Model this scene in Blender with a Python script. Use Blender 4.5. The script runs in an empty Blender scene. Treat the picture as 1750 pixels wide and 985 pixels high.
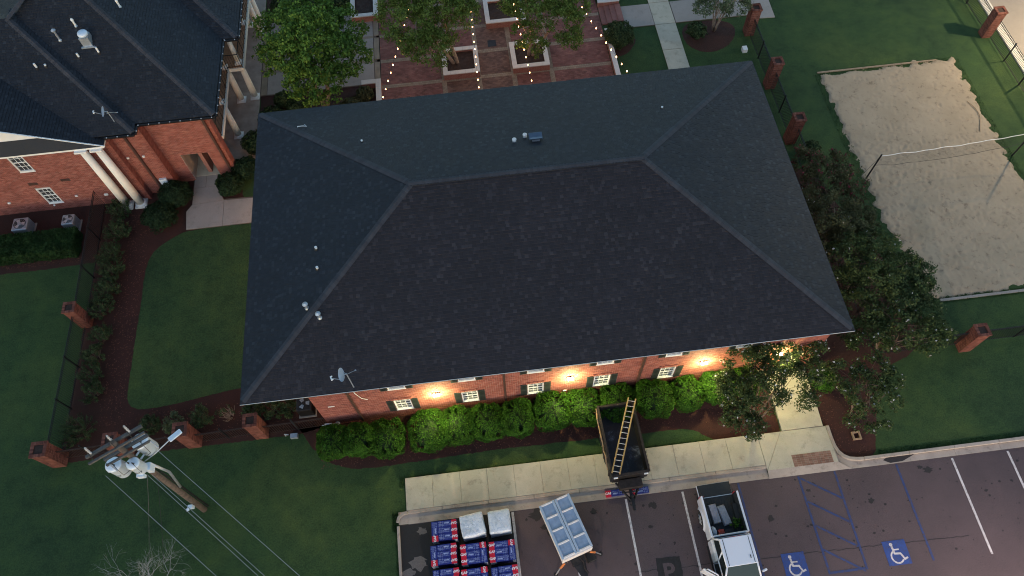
import bpy, math, random
from mathutils import Vector, Matrix, noise
sin, cos, PI, R = math.sin, math.cos, math.pi, math.radians
random.seed(7)
S = bpy.context.scene
COL = S.collection

# ---------------------------------------------------------------- camera, world, light, exposure
def rot(p, r, y):
    return Matrix.Rotation(y, 3, 'Z') @ Matrix.Rotation(p, 3, 'X') @ Matrix.Rotation(r, 3, 'Z')
cam = bpy.data.cameras.new('camera'); cam_o = bpy.data.objects.new('camera', cam); COL.objects.link(cam_o)
cam.sensor_width = 36; cam.lens = 1251.7 / 1750 * 36; cam.clip_end = 2000; cam.clip_start = .5
cam_o.matrix_world = Matrix.Translation((10.877, -11.934, 34.816)) @ rot(.50199, -.05233, -.07275).to_4x4()
S.camera = cam_o

SUN_EL, SUN_ROT = R(7.0), R(195)      # dusk: the sun is about gone, low behind the camera
W = bpy.data.worlds.new('World'); S.world = W; W.use_nodes = True
nt = W.node_tree; bg = nt.nodes['Background']
sky = nt.nodes.new('ShaderNodeTexSky'); sky.sky_type = 'NISHITA'; sky.sun_disc = False
sky.sun_elevation = SUN_EL; sky.sun_rotation = SUN_ROT; sky.air_density = 1.0; sky.dust_density = .4; sky.ozone_density = 1.6
nt.links.new(sky.outputs[0], bg.inputs[0]); bg.inputs[1].default_value = .13
sl = bpy.data.lights.new('sun', 'SUN'); sl.energy = .16; sl.angle = R(60); sl.color = (1, .86, .84)  # broad soft fill added for dusk glow, higher than the sky's sun
so = bpy.data.objects.new('sun', sl); COL.objects.link(so)
so.rotation_euler = Vector((sin(SUN_ROT) * cos(R(32)), cos(SUN_ROT) * cos(R(32)), sin(R(32)))).to_track_quat('Z', 'Y').to_euler()
S.view_settings.view_transform = 'Standard'; S.view_settings.look = 'None'
S.view_settings.exposure = 1.45; S.view_settings.gamma = 1
S.cycles.filter_width = 1.05; S.cycles.max_bounces = 5; S.cycles.sample_clamp_indirect = 3

# ---------------------------------------------------------------- materials
MATS = {}
def nodes(name):
    m = bpy.data.materials.new(name); m.use_nodes = True; MATS[name] = m
    n = m.node_tree.nodes; return m, n, m.node_tree.links, n['Principled BSDF']
def ramp(n, l, src, stops):
    r = n.new('ShaderNodeValToRGB'); e = r.color_ramp.elements
    while len(e) < len(stops): e.new(.5)
    for i, (p, c) in enumerate(stops): e[i].position = p; e[i].color = (*c, 1)
    l.new(src, r.inputs[0]); return r.outputs[0]
def nz(n, l, scale, detail=4, rough=.6, dist=0, vec=None):
    t = n.new('ShaderNodeTexNoise'); t.inputs['Scale'].default_value = scale; t.inputs['Detail'].default_value = detail
    t.inputs['Roughness'].default_value = rough; t.inputs['Distortion'].default_value = dist
    g = n.new('ShaderNodeNewGeometry'); l.new(vec or g.outputs['Position'], t.inputs['Vector']); return t.outputs['Fac']
def mixc(n, l, fac, a, b, mode='MIX'):
    x = n.new('ShaderNodeMix'); x.data_type = 'RGBA'; x.blend_type = mode
    for s, v in ((x.inputs[0], fac), (x.inputs[6], a), (x.inputs[7], b)):
        if isinstance(v, (int, float)): s.default_value = v
        elif isinstance(v, tuple): s.default_value = (*v, 1)
        else: l.new(v, s)
    return x.outputs[2]
def bump(n, l, b, h, st, dist=.02):
    x = n.new('ShaderNodeBump'); x.inputs['Strength'].default_value = st; x.inputs['Distance'].default_value = dist
    l.new(h, x.inputs['Height']); l.new(x.outputs[0], b.inputs['Normal'])
def plain(name, c, rough=.6, metal=0, var=.12, scale=6, bmp=0):
    m, n, l, b = nodes(name); f = nz(n, l, scale)
    l.new(ramp(n, l, f, [(.3, tuple(x * (1 - var) for x in c)), (.7, tuple(min(1, x * (1 + var)) for x in c))]), b.inputs['Base Color'])
    b.inputs['Roughness'].default_value = rough; b.inputs['Metallic'].default_value = metal
    if bmp: bump(n, l, b, nz(n, l, scale * 6), bmp)
    return m
def island(name, stops, rough=.8, scale=3, grime=.35, bmp=.2, bscale=60, trans=0, spec=.3):
    """pieces that each take their own tone"""
    m, n, l, b = nodes(name); g = n.new('ShaderNodeNewGeometry')
    c = ramp(n, l, g.outputs['Random Per Island'], stops)
    d = ramp(n, l, nz(n, l, scale), [(.3, (1 - grime,) * 3), (.7, (1, 1, 1))])
    o = mixc(n, l, 1.0, c, d, 'MULTIPLY'); l.new(o, b.inputs['Base Color'])
    b.inputs['Roughness'].default_value = rough; b.inputs['Specular IOR Level'].default_value = spec
    if bmp: bump(n, l, b, nz(n, l, bscale), bmp, .01)
    if trans:
        t = n.new('ShaderNodeBsdfTranslucent'); l.new(o, t.inputs[0]); mx = n.new('ShaderNodeMixShader'); mx.inputs[0].default_value = trans
        l.new(b.outputs[0], mx.inputs[1]); l.new(t.outputs[0], mx.inputs[2]); l.new(mx.outputs[0], n['Material Output'].inputs[0])
    return m
def emit(name, c, s):
    m, n, l, b = nodes(name); b.inputs['Emission Color'].default_value = (*c, 1); b.inputs['Emission Strength'].default_value = s
    b.inputs['Base Color'].default_value = (.8, .7, .5, 1); return m

def grass_mat():
    m, n, l, b = nodes('grass')
    big = ramp(n, l, nz(n, l, .13, 3), [(.3, (.029, .059, .028)), (.5, (.040, .078, .031)), (.68, (.060, .096, .034))])
    mid = ramp(n, l, nz(n, l, 1.1, 6, .78), [(.28, (.62, .68, .72)), (.5, (1, 1, 1)), (.74, (1.45, 1.3, 1.05))])
    fine = ramp(n, l, nz(n, l, 14, 5, .85), [(.3, (.5, .5, .5)), (.72, (1.45, 1.42, 1.25))])
    o = mixc(n, l, 1, mixc(n, l, 1, big, mid, 'MULTIPLY'), fine, 'MULTIPLY'); l.new(o, b.inputs['Base Color'])
    b.inputs['Roughness'].default_value = .9; b.inputs['Specular IOR Level'].default_value = .15
    bump(n, l, b, nz(n, l, 40, 4, .8), .6, .05)
grass_mat()
def mulch_mat():
    m, n, l, b = nodes('mulch')
    a = ramp(n, l, nz(n, l, .8, 4), [(.3, (.036, .0115, .009)), (.7, (.060, .018, .012))])
    f = ramp(n, l, nz(n, l, 30, 5, .85), [(.3, (.45, .45, .45)), (.75, (1.7, 1.5, 1.4))])
    l.new(mixc(n, l, 1, a, f, 'MULTIPLY'), b.inputs['Base Color']); b.inputs['Roughness'].default_value = .95
    bump(n, l, b, nz(n, l, 35, 5, .8), 1, .06)
mulch_mat()
def sand_mat():
    m, n, l, b = nodes('sand')
    a = ramp(n, l, nz(n, l, .5, 5), [(.3, (.325, .25, .165)), (.7, (.40, .31, .21))])
    f = ramp(n, l, nz(n, l, 2.6, 6, .75), [(.33, (.62, .6, .6)), (.45, (1, 1, 1)), (1, (1.05, 1.05, 1.05))])
    l.new(mixc(n, l, 1, a, f, 'MULTIPLY'), b.inputs['Base Color']); b.inputs['Roughness'].default_value = .95
    bump(n, l, b, nz(n, l, 12, 5, .8), .35, .05)
sand_mat()
def concrete(name, c, var=.14, spots=.35):
    m, n, l, b = nodes(name)
    a = ramp(n, l, nz(n, l, .7, 6, .65), [(.3, tuple(x * (1 - var) for x in c)), (.7, tuple(x * (1 + var) for x in c))])
    s = ramp(n, l, nz(n, l, 2.1, 6, .75), [(.28, (1 - spots,) * 3), (.46, (1, 1, 1))])
    f = ramp(n, l, nz(n, l, 45, 3, .8), [(.3, (.86,) * 3), (.7, (1.08,) * 3)])
    l.new(mixc(n, l, 1, mixc(n, l, 1, a, s, 'MULTIPLY'), f, 'MULTIPLY'), b.inputs['Base Color']); b.inputs['Roughness'].default_value = .85
    bump(n, l, b, nz(n, l, 50), .15, .01)
concrete('concrete', (.47, .43, .33)); concrete('concrete_grey', (.33, .29, .255), .1, .25); concrete('kerb', (.38, .32, .265), .2, .45)
concrete('road_pale', (.27, .23, .19), .08, .1); concrete('white_kerb', (.62, .58, .5), .08, .2); concrete('cap_stone', (.62, .59, .54), .1, .2)
def asphalt(name, c1, c2):
    m, n, l, b = nodes(name)
    a = ramp(n, l, nz(n, l, .22, 5, .6), [(.35, c1), (.65, c2)])
    s = ramp(n, l, nz(n, l, 1.1, 6, .8, .4), [(.27, (.5, .5, .5)), (.37, (1, 1, 1)), (.7, (1.1, 1.1, 1.1))])
    f = ramp(n, l, nz(n, l, 22, 6, .9), [(.3, (.62,) * 3), (.7, (1.45,) * 3)])
    l.new(mixc(n, l, 1, mixc(n, l, 1, a, s, 'MULTIPLY'), f, 'MULTIPLY'), b.inputs['Base Color']); b.inputs['Roughness'].default_value = .8
    bump(n, l, b, nz(n, l, 60), .3, .01)
asphalt('asphalt', (.062, .044, .046), (.086, .060, .061)); asphalt('asphalt_dark', (.010, .010, .011), (.015, .015, .015))
asphalt('asphalt_stain', (.018, .016, .016), (.03, .025, .024)); asphalt('asphalt_pale', (.10, .09, .085), (.13, .115, .105))
island('brick', [(0, (.22, .068, .05)), (.35, (.28, .088, .065)), (.7, (.33, .108, .082)), (.93, (.37, .14, .105)), (1, (.20, .068, .055))], .85, 1.5, .2, .2)
island('pillar_brick', [(0, (.13, .045, .032)), (.5, (.20, .066, .045)), (1, (.26, .10, .07))], .85, 4, .4, .2)
island('paver', [(0, (.20, .088, .074)), (.4, (.25, .112, .095)), (.8, (.29, .14, .115)), (1, (.17, .08, .07))], .85, 1.2, .4, .2)
island('paver_worn', [(0, (.14, .085, .07)), (.5, (.19, .115, .09)), (1, (.24, .15, .115))], .85, 1.2, .4, .2)
island('paver_beige', [(0, (.28, .22, .16)), (1, (.34, .275, .2))], .85, 2, .3, .2)
island('shingle', [(0, (.0105, .0092, .0135)), (.3, (.0137, .012, .0172)), (.76, (.0168, .0148, .0205)), (.88, (.022, .0197, .026)), (.97, (.031, .028, .035)), (1, (.039, .036, .043))], .7, .4, .25, .5, 90, 0, .5)  # front slope copy: warm lamp cast put into the tone
island('shingle_sky_tint', [(0, (.0048, .0070, .0128)), (.6, (.0072, .0102, .0172)), (.9, (.012, .016, .0245)), (1, (.024, .029, .039))], .66, .5, .25, .5, 90, 0, .5)  # other slopes, same shingles: blue sky cast and dimmer light put into the colour
island('ridge_cap', [(0, (.044, .046, .055)), (1, (.060, .062, .072))], .8, 1, .2, .4, 90)
island('paver_tan', [(0, (.22, .12, .085)), (.5, (.28, .16, .115)), (1, (.33, .20, .15))], .85, 2, .3, .2)
plain('mortar', (.40, .32, .28), .9, 0, .15, 3); plain('roof_deck', (.013, .013, .015), .9); plain('mortar_paver', (.13, .10, .08), .9, 0, .2, 3)
plain('white_paint', (.80, .80, .78), .45, 0, .05, 3); plain('cream_paint', (.82, .78, .69), .5, 0, .06, 2); plain('black_metal', (.018, .018, .02), .45, .3)
plain('fence_rust', (.035, .02, .016), .6, .3); plain('shutter', (.022, .030, .028), .6); plain('gutter_black', (.015, .015, .017), .35, .2); plain('downspout', (.06, .03, .025), .5)
plain('gutter_edge', (.6, .6, .6), .4, .3); plain('pvc', (.8, .8, .78), .4, 0, .05); plain('galvanised', (.42, .47, .52), .4, .6, .15, 9); plain('blue_metal', (.09, .12, .165), .35, .6)
m, n, l, b = nodes('glass'); b.inputs['Base Color'].default_value = (.05, .055, .06, 1); b.inputs['Roughness'].default_value = .08; b.inputs['Specular IOR Level'].default_value = .8
m, n, l, b = nodes('car_glass'); b.inputs['Base Color'].default_value = (.010, .016, .017, 1); b.inputs['Roughness'].default_value = .05; b.inputs['Specular IOR Level'].default_value = .45
plain('door_wood', (.32, .22, .13), .6); plain('bark', (.14, .10, .075), .9, 0, .4, 8, .8); plain('twig_grey', (.30, .29, .27), .9, 0, .3, 6); plain('bark_pale', (.30, .22, .165), .8, 0, .3, 6, .5)
plain('pole_wood', (.12, .088, .068), .9, 0, .4, 5, .8); plain('arm_wood', (.085, .083, .08), .9, 0, .3, 7, .5); plain('transformer_grey', (.68, .76, .84), .35, .1, .05); plain('porcelain', (.45, .44, .44), .3)
plain('wire', (.35, .36, .36), .4, .8); plain('cable_black', (.015, .015, .015), .5); plain('rubber', (.02, .02, .02), .9); plain('steel_dark', (.022, .02, .02), .5, .4, .4, 5)
plain('rust_steel', (.024, .018, .016), .8, .2, .5, 6); plain('bed_liner', (.02, .024, .026), .7); plain('ladder_yellow', (.27, .18, .07), .5); plain('aluminium', (.6, .6, .6), .35, .7)
plain('orange_paint', (.62, .18, .04), .45); plain('trailer_blue', (.40, .48, .56), .5, .2, .08, 3); plain('trailer_panel', (.27, .35, .45), .55, .15, .14, 5); plain('trailer_white', (.75, .70, .66), .5)
plain('deck_floor', (.48, .24, .13), .7, 0, .2, 3); plain('porch_floor', (.36, .29, .24), .8, 0, .2, 2)  # balcony and veranda floors: warm lamplight put into the base colour
m, n, l, b = nodes('car_paint'); b.inputs['Base Color'].default_value = (.74, .75, .78, 1); b.inputs['Roughness'].default_value = .3; b.inputs['Coat Weight'].default_value = .6
plain('wrap_navy', (.018, .026, .17), .35, 0, .25, 12); plain('wrap_red', (.52, .012, .03), .35, 0, .1, 12); plain('wrap_white', (.75, .75, .76), .35); plain('print_pale', (.30, .36, .60), .5)
plain('pallet_wood', (.30, .2, .12), .85); 
plain('black_paint', (.018, .017, .017), .8, 0, .3, 6); plain('grey_carton', (.28, .29, .32), .8, 0, .2, 9); plain('rag_white', (.5, .54, .6), .8); plain('jug_red', (.45, .06, .03), .5); plain('seat_dark', (.04, .038, .036), .8)
plain('net_dark', (.04, .035, .03), .8); plain('net_tape', (.75, .72, .68), .7); plain('soil', (.04, .022, .015), .95, 0, .3, 6, .6); plain('chip', (.13, .05, .03), .9, 0, .4, 9)
def worn(name, c, base=(.07, .052, .05)):
    m, n, l, b = nodes(name); k = ramp(n, l, nz(n, l, 9, 6, .8), [(.36, (0, 0, 0)), (.5, (1, 1, 1))]); g = ramp(n, l, nz(n, l, 2.5), [(.3, tuple(x * .72 for x in c)), (.7, c)])
    l.new(mixc(n, l, k, base, g), b.inputs['Base Color']); b.inputs['Roughness'].default_value = .8
worn('blue_line', (.035, .06, .17)); worn('hc_blue', (.028, .07, .26), (.045, .05, .10)); worn('line_white', (.66, .62, .60), (.25, .22, .21))
def film():
    m, n, l, b = nodes('plastic_film')
    c = ramp(n, l, nz(n, l, 5, 6, .7, 1.5), [(.3, (.34, .42, .5)), (.48, (.62, .68, .74)), (.7, (.8, .82, .84))])
    l.new(c, b.inputs['Base Color']); b.inputs['Roughness'].default_value = .3; bump(n, l, b, nz(n, l, 9, 6, .7, 1.5), .9, .06)
film()
def leafm(name, a, b_, c, tr=.25, rough=.55):
    k = 1.5; a, b_, c = (tuple(x * k for x in q) for q in (a, b_, c)); island(name, [(0, a), (.5, b_), (1, c)], rough, 1.9, .62, 0, 60, tr, .12)
leafm('leaf_maple', (.045, .10, .02), (.09, .17, .03), (.15, .245, .045)); leafm('leaf_oak', (.075, .115, .022), (.11, .16, .032), (.16, .21, .05))
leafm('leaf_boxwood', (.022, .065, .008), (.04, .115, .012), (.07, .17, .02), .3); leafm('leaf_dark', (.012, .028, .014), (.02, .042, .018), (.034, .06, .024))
leafm('leaf_crape', (.030, .054, .020), (.052, .080, .028), (.085, .112, .038)); leafm('leaf_olive', (.05, .058, .028), (.07, .075, .035), (.10, .10, .045)); leafm('leaf_holly', (.025, .05, .02), (.045, .075, .03), (.09, .12, .05))
leafm('leaf_hedge', (.012, .036, .012), (.022, .055, .016), (.04, .08, .024)); leafm('petal_white', (.6, .58, .6), (.7, .68, .7), (.8, .78, .8)); leafm('petal_red', (.16, .03, .045), (.22, .04, .06), (.28, .07, .08)); leafm('leaf_grey', (.07, .10, .05), (.10, .135, .07), (.14, .17, .09))
emit('lamp_glow', (1, .86, .45), 9); emit('bulb_glow', (1, .48, .2), 9)

# ---------------------------------------------------------------- mesh helpers
WL = {}
def tag(o, label=None, cat=None, group=None, kind=None):
    if label: o['label'] = label
    if cat: o['category'] = cat
    if group: o['group'] = group
    if kind: o['kind'] = kind
    return o
def empty(name, loc=(0, 0, 0), rz=0, label=None, cat=None, group=None, kind=None):
    o = bpy.data.objects.new(name, None); COL.objects.link(o); o.location = loc; o.rotation_euler[2] = rz; o.empty_display_size = .1
    WL[o] = Vector(loc); return tag(o, label, cat, group, kind)
class MB:
    def __init__(s): s.v = []; s.f = []
    def poly(s, pts):
        i = len(s.v); s.v += [tuple(p) for p in pts]; s.f.append(tuple(range(i, i + len(pts)))); return s
    def box(s, a, b):
        (x0, y0, z0), (x1, y1, z1) = a, b
        if x0 > x1: x0, x1 = x1, x0
        if y0 > y1: y0, y1 = y1, y0
        if z0 > z1: z0, z1 = z1, z0
        i = len(s.v); s.v += [(x0, y0, z0), (x1, y0, z0), (x1, y1, z0), (x0, y1, z0), (x0, y0, z1), (x1, y0, z1), (x1, y1, z1), (x0, y1, z1)]
        s.f += [tuple(i + k for k in q) for q in ((0, 3, 2, 1), (4, 5, 6, 7), (0, 1, 5, 4), (1, 2, 6, 5), (2, 3, 7, 6), (3, 0, 4, 7))]; return s
    def cbox(s, c, d, rz=0):
        m = MB().box((-d[0] / 2, -d[1] / 2, -d[2] / 2), (d[0] / 2, d[1] / 2, d[2] / 2)); return s.add(m, Matrix.Translation(c) @ Matrix.Rotation(rz, 4, 'Z'))
    def add(s, m, M=Matrix()):
        i = len(s.v); s.v += [tuple(M @ Vector(p)) for p in m.v]; s.f += [tuple(i + k for k in q) for q in m.f]; return s
    def prism(s, pts, z0, z1, top=None):
        """vertical prism; z0, z1 numbers"""
        a = sum(p[0] * q[1] - q[0] * p[1] for p, q in zip(pts, pts[1:] + pts[:1]))
        if a < 0: pts = pts[::-1]
        n = len(pts); i = len(s.v); s.v += [(p[0], p[1], z0) for p in pts] + [(p[0], p[1], z1) for p in pts]
        s.f.append(tuple(i + n + k for k in range(n))); s.f.append(tuple(i + k for k in reversed(range(n))))
        for k in range(n): s.f.append((i + k, i + (k + 1) % n, i + n + (k + 1) % n, i + n + k))
        return s
    def tube(s, path, r, n=6, cap=True):
        path = [Vector(p) for p in path]; rs = r if isinstance(r, (list, tuple)) else [r] * len(path); i0 = len(s.v)
        for k, p in enumerate(path):
            d = (path[min(k + 1, len(path) - 1)] - path[max(k - 1, 0)]).normalized()
            a = d.cross(Vector((0, 0, 1)) if abs(d.z) < .9 else Vector((1, 0, 0))).normalized(); b = d.cross(a)
            for j in range(n): t = 2 * PI * j / n; s.v.append(tuple(p + (a * cos(t) + b * sin(t)) * rs[k]))
        for k in range(len(path) - 1):
            for j in range(n): s.f.append((i0 + k * n + j, i0 + (k + 1) * n + j, i0 + (k + 1) * n + (j + 1) % n, i0 + k * n + (j + 1) % n))
        if cap: s.f.append(tuple(i0 + j for j in range(n))); s.f.append(tuple(i0 + (len(path) - 1) * n + j for j in reversed(range(n))))
        return s
    def lathe(s, c, prof, n=16, M=None):
        i0 = len(s.v); m = M or Matrix()
        for r, z in prof:
            for j in range(n): t = 2 * PI * j / n; s.v.append(tuple(m @ Vector((r * cos(t), r * sin(t), z)) + Vector(c)))
        for k in range(len(prof) - 1):
            for j in range(n): s.f.append((i0 + k * n + j, i0 + k * n + (j + 1) % n, i0 + (k + 1) * n + (j + 1) % n, i0 + (k + 1) * n + j))
        s.f.append(tuple(i0 + j for j in reversed(range(n)))); s.f.append(tuple(i0 + (len(prof) - 1) * n + j for j in range(n))); return s
    def mesh(s, name, mat, off=Vector((0, 0, 0)), smooth=False):
        me = bpy.data.meshes.new(name); me.from_pydata([(p[0] - off[0], p[1] - off[1], p[2] - off[2]) for p in s.v], [], s.f)
        me.materials.append(MATS[mat]); 
        if smooth: me.polygons.foreach_set('use_smooth', [True] * len(me.polygons))
        me.update(); return me
    def build(s, name, mat, parent=None, local=False, smooth=False, kind=None, label=None, cat=None, group=None, at=None):
        off = Vector((0, 0, 0))
        if parent is not None and not local: off = WL[parent]
        if at is not None: off = Vector(at)
        me = s.mesh(name, mat, off, smooth); o = bpy.data.objects.new(name, me); COL.objects.link(o)
        if parent is not None: o.parent = parent; WL[o] = WL[parent] if at is None else WL[parent]
        else: WL[o] = Vector(off)
        if at is not None and parent is None: o.location = at; WL[o] = Vector(at)
        return tag(o, label, cat, group, kind)
def inst(me, name, parent, loc=(0, 0, 0), rz=0, **k):
    o = bpy.data.objects.new(name, me); COL.objects.link(o); o.parent = parent; o.location = loc; o.rotation_euler[2] = rz; WL[o] = WL.get(parent, Vector()) + Vector(loc); return tag(o, **k)
def copy_tree(o, parent=None):
    c = o.copy(); COL.objects.link(c); c.parent = parent
    for ch in list(o.children): copy_tree(ch, c)
    return c
def bevel(o, w=.02, seg=2):
    m = o.modifiers.new('bevel', 'BEVEL'); m.width = w; m.segments = seg; m.limit_method = 'ANGLE'; return o
def smooth_poly(pts, it=2):
    for _ in range(it): pts = [q for a, b in zip(pts, pts[1:] + pts[:1]) for q in (((a[0] * 3 + b[0]) / 4, (a[1] * 3 + b[1]) / 4), ((a[0] + b[0] * 3) / 4, (a[1] + b[1] * 3) / 4))]
    return pts
def ragged(pts, step=.12, amp=.05):
    out = []
    for a, b in zip(pts, pts[1:] + pts[:1]):
        n = max(1, int(math.dist(a, b) / step))
        for k in range(n):
            t = k / n; x, y = a[0] + (b[0] - a[0]) * t, a[1] + (b[1] - a[1]) * t
            out.append((x + noise.noise((x * 5, y * 5, 1)) * amp + random.uniform(-.3, .3) * amp, y + noise.noise((x * 5, y * 5, 9)) * amp + random.uniform(-.3, .3) * amp))
    return out
def clip(poly, half):
    """Sutherland-Hodgman: keep n.p <= d for every (nx, ny, d)"""
    for nx, ny, d in half:
        if not poly: return poly
        out = []
        for a, b in zip(poly, poly[1:] + poly[:1]):
            da, db = nx * a[0] + ny * a[1] - d, nx * b[0] + ny * b[1] - d
            if da <= 0: out.append(a)
            if (da < 0 < db) or (db < 0 < da): t = da / (da - db); out.append((a[0] + (b[0] - a[0]) * t, a[1] + (b[1] - a[1]) * t))
        poly = out
    return poly
def halves(pts):
    a = sum(p[0] * q[1] - q[0] * p[1] for p, q in zip(pts, pts[1:] + pts[:1]))
    if a < 0: pts = pts[::-1]
    h = []
    for p, q in zip(pts, pts[1:] + pts[:1]):
        dx, dy = q[0] - p[0], q[1] - p[1]; L = math.hypot(dx, dy)
        if L < 1e-6: continue
        nx, ny = dy / L, -dx / L; h.append((nx, ny, nx * p[0] + ny * p[1]))
    return h

# ---------------------------------------------------------------- ground and setting
def sheet(name, pts, z, mat, th=.3):
    return MB().prism(pts, z - th, z).build(name, mat, kind='structure')
MB().box((-400, -300, -.5), (500, 700, 0)).build('lawn', 'grass', kind='structure')
# mulch beds
mu = MB().prism(ragged([(-10.75, .35), (.9, .35), (2.4, .6), (2.4, 3.5), (-2, 12), (-3, 16.9), (-8, 16.9), (-10.75, 15.8)]), -.2, .008)
mu.build('mulch_bed', 'mulch', kind='structure')
MB().prism(ragged([(-24, 11.75), (-13.5, 11.75), (-10.72, 11.85), (-10.72, 15.9), (-24, 15.9)]), -.2, .008).build('mulch_bed', 'mulch', kind='structure')
lw = smooth_poly([(-7.9, 10.9), (-7.84, 9), (-7.88, 6.5), (-7.9, 4.4), (-7.85, 2.75), (-6.2, 2.6), (-3, 3.1), (1.2, 3.5), (1.2, 13.33), (-2.3, 13.33), (-5.8, 13.33), (-6.5, 12.95), (-7.6, 12.2)], 2)
sheet('lawn_panel', ragged(lw, .1, .03), .016, 'grass', .1)
fb = [(.95, .57), (1.6, -.5), (2.44, -1.3), (3.41, -1.68), (4.67, -1.78), (7, -1.72), (10.6, -1.62), (13.9, -1.68), (17.5, -1.72), (19.6, -1.75), (20.3, -1.98), (20.7, -2.3), (21.0, -2.5), (24.25, -2.5), (24.25, .7), (.95, .7)]
MB().prism(ragged(fb, .1, .04), -.2, .008).build('mulch_bed', 'mulch', kind='structure')
g_ = MB()   # the bed banks up to the wall
for i in range(40):
    x0, x1 = 5.8 + i * .46, 5.8 + (i + 1) * .46
    h = lambda x: .42 * min(1, (x - 5.8) / 2.5)
    g_.poly([(x0, -.9, .006), (x1, -.9, .006), (x1, .66, h(x1)), (x0, .66, h(x0))])
g_.build('mulch_bank', 'mulch', kind='structure')
MB().prism(ragged(smooth_poly([(26.38, -2.5), (26.42, -3.6), (26.85, -4.0), (27.6, -4.2), (28.35, -4.2), (28.7, -3.2), (29.4, -1.5), (30.2, 0), (32.4, .8), (33.5, 2.5), (33.1, 5), (31.9, 8), (30.8, 12), (30.2, 13), (26.3, 13), (26.3, 4)], 1), .1, .04), -.2, .008).build('mulch_bed', 'mulch', kind='structure')
MB().prism(ragged(smooth_poly([(25.75, 25.1), (25.75, 23.9), (26.3, 23.1), (27.2, 22.75), (28.5, 23.2), (29.3, 24.3), (29.3, 25.2), (28.3, 25.75), (26.4, 25.75)], 2), .1, .03), -.2, .008).build('mulch_ring', 'mulch', kind='structure')
MB().prism(ragged(smooth_poly([(20.95, 25.3), (20.95, 23.3), (21.7, 23.4), (22.3, 24), (22.7, 24.8), (22.3, 25.6)], 2), .1, .03), -.2, .008).build('mulch_ring', 'mulch', kind='structure')
MB().prism([(-2.0, 16.2), (5.4, 16.2), (5.4, 22.75), (4.5, 22.75), (4.5, 23.15), (-2.0, 23.15)], -.2, .008).build('mulch_bed', 'mulch', kind='structure')
MB().prism([(-2.0, 29.7), (4.9, 29.7), (4.9, 40), (-2.0, 40)], -.2, .008).build('mulch_bed', 'mulch', kind='structure')
ch = MB()    # loose bark chips and dry leaves on the beds
def chips(x0, y0, x1, y1, n, z=.012):
    for _ in range(n):
        x, y, a, s_ = random.uniform(x0, x1), random.uniform(y0, y1), random.uniform(0, PI), random.uniform(.02, .055)
        c, d = cos(a) * s_, sin(a) * s_; e = random.uniform(0, .025)
        ch.poly([(x - c, y - d, z + e), (x + d * .4, y - c * .4, z), (x + c, y + d, z + e * .6), (x - d * .4, y + c * .4, z + .02)])
chips(-9.2, 2, -7.9, 15, 900); chips(2, -1.6, 24.1, .6, 2600); chips(26.4, -4, 28.4, 2, 500); chips(-7.8, .5, 1, 2.6, 500); chips(-16, 12, -10.8, 12.3, 200)
ch.build('bark_chips', 'chip', kind='stuff', label='loose bark chips and dry leaves scattered over the mulch beds')

# parking lot
lot = MB().prism([(5.62, -60), (90, -60), (90, -4.62), (5.62, -4.62)], -.4, .004).build('parking_lot', 'asphalt', kind='structure')
MB().prism(ragged([(5.64, -30), (10.84, -30), (10.84, -4.64), (5.64, -4.64)], .5, .02), -.1, .008).build('dark_asphalt_strip', 'asphalt_dark', kind='structure')
def line(pts, w, mat, z=.014, name='painted_line'):
    m = MB()
    for a, b in zip(pts, pts[1:]):
        a, b = Vector((*a, 0)), Vector((*b, 0)); d = (b - a).normalized(); p = Vector((-d.y, d.x, 0)) * w / 2
        m.prism([tuple((a - p)[:2]), tuple((b - p)[:2]), tuple((b + p)[:2]), tuple((a + p)[:2])], z - .01, z)
    return m.build(name, mat, lot)
for x in (13.52, 16.2, 18.88): line([(x, -4.72), (x + .02, -9.1)], .1, 'line_white')
line([(10.88, -4.66), (10.9, -9.1)], .12, 'line_white')
for x in (31.84, 34.56, 37.28): line([(x, -4.75), (x + .03, -9.1)], .1, 'line_white')
line([(21.55, -4.66), (21.6, -9.1)], .1, 'blue_line'); line([(29.14, -4.72), (29.22, -9.06)], .1, 'blue_line')
line([(24.42, -4.7), (24.5, -9.06)], .1, 'blue_line', .014); line([(26.17, -4.68), (26.19, -9.06)], .1, 'blue_line', .014); line([(24.56, -9.01), (26.12, -9.01)], .1, 'blue_line', .014)
for y in (-4.80, -5.88, -6.95, -8.0): line([(24.5, y), (26.12, y - 1.12)], .09, 'blue_line', .018)
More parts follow.
